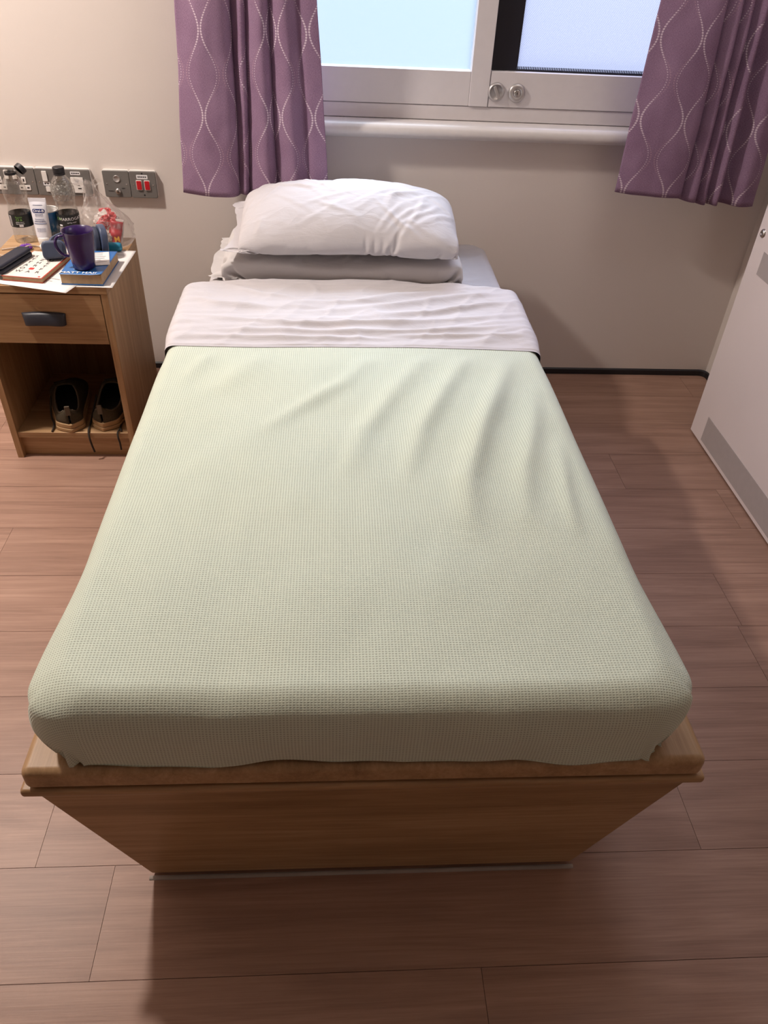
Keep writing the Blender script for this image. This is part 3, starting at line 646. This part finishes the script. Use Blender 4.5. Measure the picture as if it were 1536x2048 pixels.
def sheet_of(label, cx, cy, rz, w_, h_, z, lines, name='paper_sheet', curl=0.0):
    r = thing(name, label, 'paper', (cx, cy, z), rz)
    MB().grid(lambda i, j: ((i / 20 - .5) * w_, (j / 20 - .5) * h_, curl * (max(0, i / 20 - .8) ** 2 + max(0, .2 - j / 20) ** 2)), 21, 21).build('page', 'paper', r, smooth=True, solid=.0004)
    for k in range(lines):
        yy = h_ * .42 - k * h_ * .8 / max(1, lines); wl = w_ * random.uniform(.35, .8)
        MB().box(-w_ * .42, -w_ * .42 + wl, yy - .0010, yy + .0010, .0006, .0009).build('print_line', 'paper_print', r)
    return r
z0 = NZ + .0006
sheet_of('white printed sheet under the blue book, overhanging the cabinet edge', -.684, 2.107, math.radians(-1.5), .205, .272, z0, 16)
sheet_of('white sheet under the cream book, corner jutting past the cabinet front', -.802, 2.061, math.radians(-16), .285, .20, z0 + .0012, 10)
# cream book
zb = z0 + .0024
bk = thing('paperback', 'thin cream paperback with red edge and spaced black lettering', 'book', (-.807, 2.083, zb), math.radians(-8.5))
MB().box(-.0535, .0535, -.0915, .0915, .0012, .0108).build('page_block', 'pages', bk)
MB().box(-.055, .055, -.093, .093, 0, .0012).build('back_cover', 'red_cover', bk)
fc = MB().box(-.055, .055, -.093, .093, .0108, .0122).build('front_cover', 'red_cover', bk)
MB().box(-.0525, .0515, -.0905, .0905, .0122, .0125).build('cover_art', 'cream', bk)
for k, s_ in enumerate(('SUN', 'TZU', 'THE', 'ART', 'O  F', 'WAR')):
    for q, ch in enumerate(s_.replace('  ', ' ')):
        if ch != ' ': lettering(ch, .0185, 'ink', bk, T(-.026 + q * .0255 , .052 - k * .0215, .0127), bold=.0001)
MB().prism(rrect(.0135, .0135, .003), .0125, .0129, T(-.0005, -.034, 0)).build('red_seal', 'red_ink', bk)
MB().prism(rrect(.006, .006, .002), .0125, .0129, T(.043, -.083, 0)).build('publisher_mark', 'red_ink', bk)
# blue book
zb2 = z0 + .0028
bb_ = thing('paperback', 'thick blue paperback with white author lettering under the purple mug', 'book', (-.662, 2.064, zb2), math.radians(-1))
MB().box(-.0530, .0530, -.0855, .0855, .0012, .0272).build('page_block', 'pages', bb_, bevel=.001)
MB().box(-.0545, .0545, -.087, .087, 0, .0012).build('back_cover', 'blue_cover', bb_)
MB().grid(lambda i, j: ((i / 24 - .5) * .109, (j / 24 - .5) * .174, .0276 + .004 * max(0, i / 24 - .75) * max(0, .3 - j / 24) * 10), 25, 25).build('front_cover', 'blue_cover', bb_, smooth=True, solid=.0008)
lettering('MATT HAIG', .0165, 'white_ink', bb_, T(-.004, -.0755, .0283) @ Matrix.Scale(1.18, 4, (1, 0, 0)), bold=.0003)
lettering('the', .010, 'white_ink', bb_, T(-.020, -.052, .0283))
rc = sheet_of('small white receipt lying on the blue book behind the mug', -.640, 2.088, math.radians(14), .052, .098, zb2 + .0292, 6, name='receipt')
# mug
mg = thing('mug', 'purple plastic mug standing on the blue book', 'mug', (-.664, 2.026, zb2 + .0289)); mg.scale = (1.1, 1.1, .90)
MB().lathe([(.0001, .001), (.022, 0), (.0255, .002), (.027, .02), (.0335, .080), (.0355, .1075), (.0362, .109), (.0345, .1085), (.032, .08), (.026, .02), (.0235, .006), (.0001, .006)], 48).build('mug_body', 'purple', mg, smooth=True)
hpts = [(-.0335, -.004, .092), (-.046, -.006, .090), (-.054, -.007, .075), (-.052, -.007, .055), (-.042, -.005, .038), (-.0295, -.003, .034)]
MB().tube(catmull(hpts, 6), .004, 8).build('handle', 'purple', mg, smooth=True)
# headphones: two cups on a headband lying behind the mug
hd = thing('headphones', 'slate blue over-ear headphones lying folded behind the mug', 'headphones', (-.735, 2.150, z0 + .016))
q = T(-.036, -.022, .022) @ Rz(math.radians(12)) @ Ry(math.radians(0))
MB().prism(rrect(.062, .05, .014), -.017, .004, q @ Rx(math.radians(70)) @ T(0, 0, .0)).build('ear_cup', 'slate_blue', hd, bevel=.004)
MB().prism(rrect(.056, .044, .013), .0045, .022, q @ Rx(math.radians(70))).build('ear_pad', 'slate_pad', hd, bevel=.005)
q2 = T(.076, .042, .030) @ Rz(math.radians(-62)) @ Rx(math.radians(86))
MB().prism(rrect(.068, .084, .030), -.014, .006, q2).build('ear_cup', 'slate_blue', hd, bevel=.005)
MB().prism(rrect(.060, .074, .028), .0065, .022, q2).build('ear_pad', 'slate_pad', hd, bevel=.006)
arc = [(-.050, -.012, .028), (-.052, .030, .030), (-.030, .062, .034), (.010, .074, .036), (.052, .062, .036), (.078, .030, .034)]
mb = MB(); cp = catmull(arc, 8)
vs = []
for k, p in enumerate(cp):
    d = Vector(cp[min(k + 1, len(cp) - 1)]) - Vector(cp[max(k - 1, 0)]); d.z = 0; d.normalize(); nn = Vector((-d.y, d.x, 0))
    for o_, zz in ((-.003, -.010), (.003, -.010), (.003, .010), (-.003, .010)): vs.append(Vector(p) + nn * o_ + Vector((0, 0, zz)))
fs = [(a * 4 + b, a * 4 + (b + 1) % 4, a * 4 + 4 + (b + 1) % 4, a * 4 + 4 + b) for a in range(len(cp) - 1) for b in range(4)] + [(3, 2, 1, 0), tuple((len(cp) - 1) * 4 + b for b in range(4))]
mb.add(vs, fs).build('headband', 'slate_blue', hd, bevel=.002)
# turquoise case
tq = tag(MB().lathe([(.0001, -.036), (.008, -.036), (.0115, -.033), (.0125, -.028), (.0125, .028), (.0115, .033), (.008, .036), (.0001, .036)], 32, Ry(PI / 2)).build('lighter_case', 'turquoise', smooth=True), 'turquoise rounded plastic case behind the blue book', 'case')
tq.location = (-.652, 2.235, NZ + .0128)
# navy spectacle case
nc = thing('spectacle_case', 'dark navy hard case on the cream book at left edge', 'case', (-.873, 2.076, zb + .0133), math.radians(-14))
MB().prism(rrect(.043, .155, .014), 0, .0110, None).build('case_base', 'navy_cloth', nc, bevel=.004, seg=3)
MB().prism(rrect(.042, .154, .014), .0116, .0235, None).build('case_lid', 'navy_cloth', nc, bevel=.008, seg=4)
# cables
cb = thing('charging_cable', 'pale beige cable trailing from the left edge to the headphones', 'cable', (-.90, 2.2, NZ))
MB().tube(catmull([(-.05, .02, .003), (.0, .045, .003), (.05, .055, .003), (.09, .04, .012), (.112, .022, .008), (.122, .012, .004)], 8), .0018, 8).build('cord', 'cable', cb, smooth=True)
MB().tube(catmull([(-.06, -.06, .003), (-.02, -.07, .004), (.0, -.05, .004), (.03, .005, .020), (.06, .04, .004), (.085, .05, .0045), (.100, .036, .007), (.112, .018, .004)], 8), .0018, 8).build('cord', 'cable', cb, smooth=True)
MB().tube(catmull([(-.05, -.02, .003), (-.01, -.05, .0075), (-.03, -.085, .004), (-.05, -.07, .003)], 8), .0015, 8).build('cord', 'cable', cb, smooth=True)
pl_ = MB().prism(rrect(.010, .022, .004), 0, .008).build('plug', 'white_plastic', cb, bevel=.002); pl_.location = (.124, .002, .0005)
# purple spiral hair tie
ht = MB(); pts = [((.011 + .0045 * math.cos(a * 12)) * math.cos(a), (.011 + .0045 * math.cos(a * 12)) * math.sin(a), .0075 + .0045 * math.sin(a * 12)) for a in [k * 2 * PI / 240 for k in range(241)]]
hto = tag(ht.tube(pts, .0021, 6).build('hair_tie', 'purple_lock', smooth=True), 'bright purple spiral hair tie near the toothpaste tube', 'hair tie'); hto.location = (-.885, 2.232, NZ); 
# small white bottle cap
wc = tag(MB().lathe([(.0001, .014), (.010, .014), (.012, .012), (.013, 0), (.0115, 0), (.0105, .011), (.0001, .012)], 28).build('jar_lid', 'white_plastic', smooth=True), 'small pale round lid between toothpaste and headphones', 'lid'); wc.location = (-.835, 2.236, NZ + .0004)
# bottles
t = NT('clear_plastic'); gl = t.n('ShaderNodeBsdfGlossy', i_Color=(1, 1, 1), i_Roughness=.08); tp_ = t.n('ShaderNodeBsdfTransparent', i_Color=(0.90, 0.90, 0.88))
lw = t.n('ShaderNodeLayerWeight', i_Blend=0.28); nb_ = t.noise(t.obj(), 55, 3); bp = t.n('ShaderNodeBump', i_Height=nb_, i_Strength=.35, i_Distance=.01)
t.put(bp, gl.inputs['Normal']); t.put(bp, lw.inputs['Normal']); fx = t.ma('MULTIPLY_ADD', lw.outputs[1], 0.5, 0.05)
ms = t.n('ShaderNodeMixShader', i_0=fx, i_1=tp_.outputs[0], i_2=gl.outputs[0]); t.put(ms.outputs[0], t.out.inputs[0]); M['clear'] = t.m
t = NT('wet_plastic'); gl = t.n('ShaderNodeBsdfDiffuse', i_Color=(0.42, 0.41, 0.38)); tp_ = t.n('ShaderNodeBsdfTransparent')
vn = t.n('ShaderNodeTexVoronoi', i_Vector=t.obj(), i_Scale=170.0); fx = t.ramp(vn.outputs[0], (.25, .75), (.55, .1))
ms = t.n('ShaderNodeMixShader', i_0=fx, i_1=tp_.outputs[0], i_2=gl.outputs[0]); t.put(ms.outputs[0], t.out.inputs[0]); M['droplets'] = t.m
M['label_black'] = plain('black_label', (0.012, 0.014, 0.014), 0.4)
def bottle(label, x, y, rz, opened, wet):
    r = thing('water_bottle', label, 'bottle', (x, y, NZ), rz); r.scale = (1, 1, .94)
    prof = [(.0001, .006), (.016, .005), (.020, .001), (.025, 0), (.0295, .004), (.031, .012), (.0305, .04), (.0305, .045), (.031, .05), (.031, .088), (.0305, .092), (.0285, .104), (.0275, .115), (.0285, .124), (.0315, .137), (.0325, .150), (.031, .163), (.026, .178), (.018, .190), (.0135, .196), (.0125, .200), (.0125, .213)]
    MB().lathe(prof, 40).build('bottle_body', 'clear', r, smooth=True)
    lb_ = MB().lathe([(.0314, .050), (.0314, .087)], 48).build('paper_label', 'label_black', r, smooth=True)
    s_ = 1 if not opened else -1
    if opened:
        MB().prism(rrect(.008, .030, .001), -.0002, .0002, T(-.0205, -.0240, .0685) @ Rz(math.radians(-40.5)) @ Rx(PI / 2)).build('barcode', 'white_ink', lb_)
        for k in range(7): MB().box(-.003, .003, -.0005, -.0001, -.012 + k * .004, -.0103 + k * .004, T(-.0208, -.0245, .0685) @ Rz(math.radians(-40.5))).build('barcode_bar', 'ink', lb_)
        lettering('Recycle', .006, 'green_ink', lb_, T(0, 0, .0805) @ Rz(.15), wrap=.0317)
        MB().lathe([(.0028, 0), (.0042, 0)], 16, Rz(.02) @ T(0, -.0318, .073) @ Rx(PI / 2)).build('recycling_mark', 'green_ink', lb_)
        MB().prism([(-.003, -.003), (.003, -.003), (0, .004)], 0, .0002, Rz(.32) @ T(0, -.0317, .073) @ Rx(PI / 2)).build('recycling_mark', 'green_ink', lb_)
        for k, s2 in enumerate(('please return', 'deposit bottle')): lettering(s2, .0042, 'white_ink', lb_, T(0, 0, .066 - k * .005) @ Rz(.18), wrap=.0317)
        MB().prism(rrect(.011, .006, .001), 0, .0002, Rz(.25) @ T(0, -.0317, .0555) @ Rx(PI / 2)).build('label_box', 'white_ink', lb_)
    else:
        lettering('HARROGATE', .0125, 'white_ink', lb_, T(0, 0, .074) @ Rz(.62), wrap=.0317, spacing=1.02)
        lettering('spring water', .0055, 'white_ink', lb_, T(0, 0, .064) @ Rz(.55), wrap=.0317)
        MB().lathe([(.0028, 0), (.0042, 0)], 16, Rz(-.72) @ T(0, -.0318, .075) @ Rx(PI / 2)).build('recycling_mark', 'green_ink', lb_)
        MB().prism([(-.003, -.003), (.003, -.003), (0, .004)], 0, .0002, Rz(-.40) @ T(0, -.0317, .075) @ Rx(PI / 2)).build('recycling_mark', 'green_ink', lb_)
        MB().prism(rrect(.010, .005, .001), 0, .0002, Rz(-.5) @ T(0, -.0317, .0555) @ Rx(PI / 2)).build('label_box', 'white_ink', lb_)
    ring_ = MB().lathe([(.0131, .1965), (.0158, .1965), (.0158, .2035), (.0131, .2035), (.0131, .1965)], 32).build('neck_ring', 'black', r, smooth=False)
    cp_ = [(.0136, .2042), (.0160, .2042), (.0160, .217), (.0145, .2185), (.0001, .2185)]
    if not opened: MB().lathe(cp_, 36).build('cap', 'black', r, bevel=.0006)
    else: MB().lathe([(a, b - .2042) for a, b in cp_], 36, T(.027, -.004, .2090) @ Ry(math.radians(48)) @ Rx(math.radians(-40))).build('cap', 'black', r, bevel=.0006)
    if wet: MB().lathe([(.0292, .127), (.0318, .138), (.0326, .150), (.0312, .163), (.0275, .174)], 40).build('droplets', 'droplets', r, smooth=True)
    return r
bottle('empty clear water bottle with open flipped cap, at far left', -.908, 2.307, 0, True, False)
bottle('clear water bottle with closed black cap beside the plastic bag', -.777, 2.318, 0, False, True)
# toothpaste tube
M['tube_white'] = plain('tube_white_plastic', (0.70, 0.70, 0.75), 0.32, vary=.02)
tt = thing('toothpaste_tube', 'white toothpaste tube standing on its cap between bottles', 'toothpaste', (-.846, 2.283, NZ), math.radians(2)); tt.scale = (1, 1, .86)
lean = Rx(math.radians(-4)) 
def tb(i, j):
    a = i / 36 * 2 * PI; q = j / 20; hw_ = .0205 + .0035 * q; dp_ = .0165 * (1 - q) ** .6 + .0008
    return lean @ Vector((hw_ * math.cos(a), dp_ * math.sin(a), .024 + .112 * q))
MB().grid(tb, 37, 21).build('tube_body', 'tube_white', tt, smooth=True)
MB().box(-.0242, .0242, -.0009, .0009, .135, .147, lean).build('tube_crimp', 'tube_white', tt)
MB().lathe([(.0001, 0), (.017, 0), (.018, .002), (.0195, .022), (.018, .0245), (.0001, .0245)], 32, lean).build('tube_cap', 'white_plastic', tt, smooth=True)
def tf(z, x=0, out=.0007):    # a point on the front of the tube
    q = (z - .024) / .112; hw_ = .0205 + .0035 * q; dp_ = .0165 * (1 - q) ** .6 + .0008
    return -dp_ * math.sqrt(max(.02, 1 - (x / hw_) ** 2)) - out
def on_tube(o, z):
    for v in o.data.vertices:
        x, y_, zz = v.co; zz += z; v.co = lean @ Vector((x, tf(zz, x, .0006 + max(0, -y_)), zz))
    return o
def tprint(txt, size, z, mat, out=.0): 
    o = lettering(txt, size, mat, tt, Rx(PI / 2), depth=.00005, bold=.00008)
    for v in o.data.vertices: v.co.y = -out + min(0, v.co.y)
    return on_tube(o, z)
bdg = MB(); pts = rrect(.0345, .0125, .006, 5)
bdg.grid(lambda i, j: ((i / 24 - .5) * .0345, 0, (j / 6 - .5) * (.0125 * min(1, 2.2 * math.sqrt(max(0.02, 1 - (2 * i / 24 - 1) ** 6)) / 2))), 25, 7)
on_tube(bdg.build('badge', 'navy_ink', tt), .1085)
tprint('Oral-B', .0108, .1085, 'white_ink', .0004)
tprint('3DWHITE', .0052, .0965, 'navy_ink'); tprint('ADVANCED', .0040, .0915, 'grey_blue_ink')
tprint('EXPRESS', .0068, .082, 'grey_blue_ink'); tprint('WHITENING', .0055, .0755, 'navy_ink')
for k in range(3): tprint('clinically proven', .0038, .054 - k * .0045, 'grey_blue_ink')
o = MB().grid(lambda i, j: ((i / 20 - .5) * .034, 0, (j - .5) * .003), 21, 2).build('print_band', 'grey_blue_ink', tt); on_tube(o, .069)
o = MB().grid(lambda i, j: ((i / 20 - .5) * .026, 0, (j - .5) * .0012), 21, 2).build('print_line', 'navy_ink', tt); on_tube(o, .126)
# paper cup
t = NT('blue_cup_print'); v = t.obj(); sp = t.n('ShaderNodeSeparateXYZ', i_0=v); n = t.noise(t.map(v, (60, 60, 45)), 1, 4, .6)
f = t.ma('MULTIPLY', t.ramp(n, (.46, 0.0), (.60, 1.0)), t.ramp(t.ma('MULTIPLY', sp.outputs[2], 10.0), (.40, 1.0), (.62, 0.0)))
t.set(t.mix(f, (0.02, 0.13, 0.35), (0.55, 0.62, 0.72)), .4); M['cup'] = t.m
cu = thing('paper_cup', 'blue paper cup with white rim behind the toothpaste', 'cup', (-.838, 2.326, NZ)); cu.scale = (.92, .92, .92)
CW = [(.0255, .0), (.0270, .010), (.0335, .096)]
MB().lathe([(.0001, .004), (.0248, .004), (.0255, .0), (.0335, .090)], 40).build('cup_wall', 'cup', cu, smooth=True)
MB().lathe([(.0328, .091), (.0250, .006), (.0001, .006)], 40).build('cup_lining', 'paper', cu, smooth=True)
MB().lathe([(.0336 + .0018 * math.cos(a * PI / 6), .0925 + .0022 * math.sin(a * PI / 6)) for a in range(13)], 40).build('rolled_rim', 'paper', cu, smooth=True)
# plastic bag with wrappers
t = NT('thin_clear_bag'); gl = t.n('ShaderNodeBsdfGlossy', i_Roughness=.22); df = t.n('ShaderNodeBsdfTranslucent', i_Color=(.85, .82, .80)); tp_ = t.n('ShaderNodeBsdfTransparent', i_Color=(.96, .95, .94))
lw = t.n('ShaderNodeLayerWeight', i_Blend=.35); n1 = t.noise(t.map(t.obj(), (40, 40, 18)), 1, 5, .6, 1.5); bp = t.n('ShaderNodeBump', i_Height=n1, i_Strength=.6, i_Distance=.02); t.put(bp, gl.inputs['Normal'])
m1 = t.n('ShaderNodeMixShader', i_0=.5, i_1=df.outputs[0], i_2=gl.outputs[0]); ms = t.n('ShaderNodeMixShader', i_0=t.ma('MULTIPLY_ADD', lw.outputs[1], .45, .12), i_1=tp_.outputs[0], i_2=m1.outputs[0]); t.put(ms.outputs[0], t.out.inputs[0]); M['bag'] = t.m
bg = thing('plastic_bag', 'clear crinkled plastic bag of wrappers at back right corner', 'bag', (-.664, 2.296, NZ)); bg.scale = (.94, .94, 1)
def bagp(i, j):
    a = i / 48 * 2 * PI; q = j / 40
    if q < .08: r_ = .058 * (q / .08) ** .5; z = .001
    else:
        k = (q - .08) / .92; z = .001 + .17 * k ; r_ = .058 + .014 * math.sin(min(1, k / .45) * PI) - .046 * sm(.32, 1, k)
    x = r_ * math.cos(a) * 1.12; y_ = r_ * math.sin(a) * .90; x += -.030 * sm(.25, 1, q)
    d = .010 * noise.noise(Vector((math.cos(a) * 2.2, math.sin(a) * 2.2, q * 5))) + .005 * ridge(a * .3, q, 6, 9, .6, 2)
    s2 = sm(.05, .2, q); return (x + d * math.cos(a) * s2, y_ + d * math.sin(a) * s2, max(.0012, z + (.012 * math.sin(a * 3) * sm(.85, 1, q))))
MB().grid(bagp, 49, 41).build('bag_film', 'bag', bg, smooth=True)
def knot(i, j):
    a = i / 20 * 2 * PI; q = j / 8; r_ = .020 + .014 * q + .006 * math.sin(a * 5 + q * 2); return (-.034 + r_ * math.cos(a) * 1.2 - .006 * q, r_ * math.sin(a) * .4, .165 + .012 * q + .006 * math.sin(a * 3))
MB().grid(knot, 21, 9).build('bag_mouth', 'bag', bg, smooth=True)
t = NT('red_white_wrapper'); v = t.obj(); sp = t.n('ShaderNodeSeparateXYZ', i_0=v); n = t.noise(t.map(v, (26, 26, 26)), 1, 1, .4)
t.set(t.mix(t.ramp(n, (.48, 0.0), (.50, 1.0)), (.72, .66, .63), (.52, .03, .035)), .45); M['wrapper'] = t.m
M['tissue'] = plain('crumpled_tissue', (.72, .66, .60), .9)
M['red_card'] = plain('red_card', (.45, .018, .03), .4)
M['yellow_card'] = plain('yellow_print', (.85, .42, .02), .5)
def crumple(name, label, cat, loc, r_, sq, mat, seed, amp=.35):
    bm = bmesh.new(); bmesh.ops.create_icosphere(bm, subdivisions=4, radius=1)
    for v in bm.verts:
        p = v.co.copy(); q = 1 + amp * noise.noise(p * 1.8 + Vector((seed, 0, 0))) - amp * .9 * abs(noise.noise(p * 3.2 + Vector((0, seed, 0)))) + .12 * noise.cell(p * 2.2 + Vector((seed, 1, 2)))
        v.co = Vector((p.x * sq[0], p.y * sq[1], p.z * sq[2])) * r_ * q
    lo_ = min(v.co.z for v in bm.verts)
    me = bpy.data.meshes.new(name); bm.to_mesh(me); bm.free(); me.materials.append(M[mat]); o = bpy.data.objects.new(name, me); C.objects.link(o); o.location = (loc[0], loc[1], loc[2] - lo_)
    return tag(o, label, cat)
crumple('food_wrapper', 'crumpled red and white food wrapper, topmost inside the plastic bag', 'wrapper', (-.666, 2.308, NZ + .036), .029, (1.15, .75, .9), 'wrapper', 4.2)
crumple('paper_napkin', 'crumpled white napkin at the bottom of the plastic bag', 'napkin', (-.680, 2.274, NZ + .003), .026, (1.1, .75, .85), 'tissue', 9.1)
fc_ = thing('fries_carton', 'flattened red card carton with yellow marks inside the bag', 'carton', (-.643, 2.277, NZ + .008), math.radians(10))
cm = Ry(math.radians(12)) @ Rx(math.radians(-14))
MB().grid(lambda i, j: cm @ Vector(((i / 12 - .5) * (.026 + .010 * j / 12), -.006 * math.cos((i / 12 - .5) * PI) + .003 * math.sin(j), j / 12 * .062)), 13, 13).build('card_front', 'red_card', fc_, smooth=True, solid=.0008)
MB().grid(lambda i, j: cm @ Vector(((i / 12 - .5) * .040, .006 + .002 * math.sin(j + i), j / 12 * .068)), 13, 13).build('card_back', 'wrapper', fc_, smooth=True, solid=.0008)
lettering('M', .020, 'yellow_card', fc_, cm @ T(.004, -.0085, .012) @ Rx(PI / 2) @ Rz(.3), name='yellow_mark', depth=.0004, bold=.0006)
# ================================================================== WALL PLATES
def plate(name, label, cat, x0, x1, zc=.645, h_=.0795, box=True):
    r = thing(name, label, cat, ((x0 + x1) / 2, YW, zc)); w_ = x1 - x0
    MB().prism(rrect(w_ + .001, h_ + .002, .006), 0, .010, Rx(PI / 2)).build('back_box', 'white_plastic', r, bevel=.001)
    MB().prism(rrect(w_, h_, .005), .0102, .0165, Rx(PI / 2)).build('face_plate', 'grey_plate', r, bevel=.0018)
    for s_ in (-1, 1): MB().lathe([(.0001, .0175), (.0018, .0172), (.0022, .0165)], 12, T(s_ * (w_ / 2 - .010), 0, 0) @ Rx(PI / 2)).build('screw', 'steel', r)
    return r
def pp(r, w_, h_, x, z, mat, name, d=.003, rad=.002, base=.0165): return MB().prism(rrect(w_, h_, rad), base, base + d, T(x, 0, z) @ Rx(PI / 2)).build(name, mat, r, bevel=.0006)
def socket(r, x):
    pp(r, .034, .015, x, -.018, 'white_plastic', 'pin_shroud', .002); pp(r, .013, .019, x, .004, 'white_plastic', 'pin_shroud', .002)
    pp(r, .0042, .0085, x, .004, 'black', 'pin_slot', .0025, .0005)
    for s_ in (-1, 1): pp(r, .0070, .0042, x + s_ * .0098, -.018, 'black', 'pin_slot', .0025, .0005)
a = plate('double_socket', 'grey double wall socket with white switches, leftmost plate', 'socket', -1.072, -.9275)
for s_ in (-1, 1): socket(a, s_ * .036)
for s_ in (-1, 1): pp(a, .013, .026, s_ * .012, .020, 'white_plastic', 'rocker_switch', .004)
a = plate('switched_outlet', 'grey wall plate with tall white switch, behind the closed bottle', 'wall plate', -.9265, -.8435)
pp(a, .015, .030, -.012, .018, 'white_plastic', 'rocker_switch', .004); pp(a, .020, .011, -.011, -.0045, 'white_ink', 'sticker', .0005); pp(a, .013, .016, -.009, -.020, 'white_plastic', 'cable_cover', .003)
for k in range(2): pp(a, .005, .004, -.015 + k * .008, -.0045, 'ink', 'sticker_print', .0008, .0005)
a = plate('usb_outlet', 'grey wall plate with pale charging port module, nearest the bag', 'wall plate', -.8425, -.7605)
pp(a, .038, .046, .000, -.006, 'white_plastic', 'port_module', .003); pp(a, .030, .010, -.002, .0285, 'white_ink', 'sticker', .0005)
pp(a, .0072, .0028, .004, -.0065, 'black', 'port', .0034, .0003); pp(a, .0105, .0036, .005, -.0155, 'black', 'port', .0034, .0003)
for k, s_ in enumerate(('USB', 'USB')): lettering(s_, .0075, 'paper_print', a, T(0, -.0198, .0085 - k * .0055) @ Rx(PI / 2))
for k in range(5): pp(a, .0038, .004, -.012 + k * .005, .0285, 'ink', 'sticker_print', .0008, .0005)
a = plate('call_point', 'grey nurse call plate with round button and chrome key switch', 'wall plate', -.722, -.6415)
MB().lathe([(.0105, .0165), (.0105, .0185), (.0095, .019), (.0085, .0178), (.0001, .0178)], 28, T(.002, 0, .016) @ Rx(PI / 2)).build('call_button', 'satin', a, smooth=True)
MB().lathe([(.0085, .0165), (.0085, .020), (.0065, .0225), (.0001, .0225)], 28, T(.0015, 0, -.0205) @ Rx(PI / 2)).build('key_switch', 'steel', a, smooth=True)
MB().prism(rrect(.003, .004, .0005), .0225, .0229, T(.0015, 0, -.0205) @ Rx(PI / 2)).build('keyhole', 'black', a)
lettering('NORMAL', .0042, 'ink', a, T(-.020, -.0168, -.021) @ Rx(PI / 2)); lettering('RESET', .0042, 'ink', a, T(.019, -.0168, -.0125) @ Rx(PI / 2))
a = plate('rocker_plate', 'grey wall plate with two red rockers, rightmost plate', 'wall plate', -.6405, -.560)
for s_ in (-1, 1): pp(a, .018, .030, s_ * .0125, -.001, 'white_plastic', 'rocker_surround', .0015, .0025); pp(a, .0145, .026, s_ * .0125, -.001, 'red_plastic', 'red_rocker', .004, .002)
pp(a, .034, .0125, -.001, .0235, 'white_ink', 'sticker', .0005)
for k in range(5): pp(a, .0042, .004, -.012 + k * .0055, .0235, 'ink', 'sticker_print', .0008, .0005)
for zz in (.0335, -.031): MB().lathe([(.0001, .0172), (.0024, .017), (.0028, .0165)], 12, T(0, 0, zz) @ Rx(PI / 2)).build('screw', 'black', a)
# ================================================================== CUPBOARD
XF = 1.2135
wr = thing('cupboard', 'tall white laminate cupboard with grey kick strip at right', 'cupboard', (1.31, 1.70, 0)); WR = Vector(wr.location)
def cbx(x0, x1, y0, y1, z0, z1): return MB().box(x0 - WR.x, x1 - WR.x, y0 - WR.y, y1 - WR.y, z0, z1)
cbx(XF + .024, XR - .001, 1.22, 2.140, .0, 2.05).build('carcass', 'laminate', wr, bevel=.002)
dd = cbx(XF, XF + .0235, 1.20, 2.160, .006, 2.06).build('door_panel', 'laminate', wr, bevel=.0015)
cbx(XF - .0012, XF - .0001, 1.205, 2.074, .020, .107).build('kick_strip', 'kick', dd)
bt_ = MB().lathe([(.0001, -.004), (.0035, -.004), (.0045, -.006), (.009, -.0055), (.0115, -.003), (.0125, 0)][::-1], 32, T(XF - WR.x, 2.130 - WR.y, .679) @ Ry(-PI / 2) @ Matrix.Scale(-1, 4, (0, 0, 1))).build('bolt', 'steel', dd, smooth=True)
MB().prism([(.003 * math.cos(k * PI / 3), .003 * math.sin(k * PI / 3)) for k in range(6)], .0040, .0044, T(XF - WR.x, 2.130 - WR.y, .679) @ Ry(-PI / 2)).build('bolt_socket', 'black', dd)
cbx(XF - .001, XF - .0001, 1.75, 2.092, .575, .640).build('grey_plate', 'kick', dd)
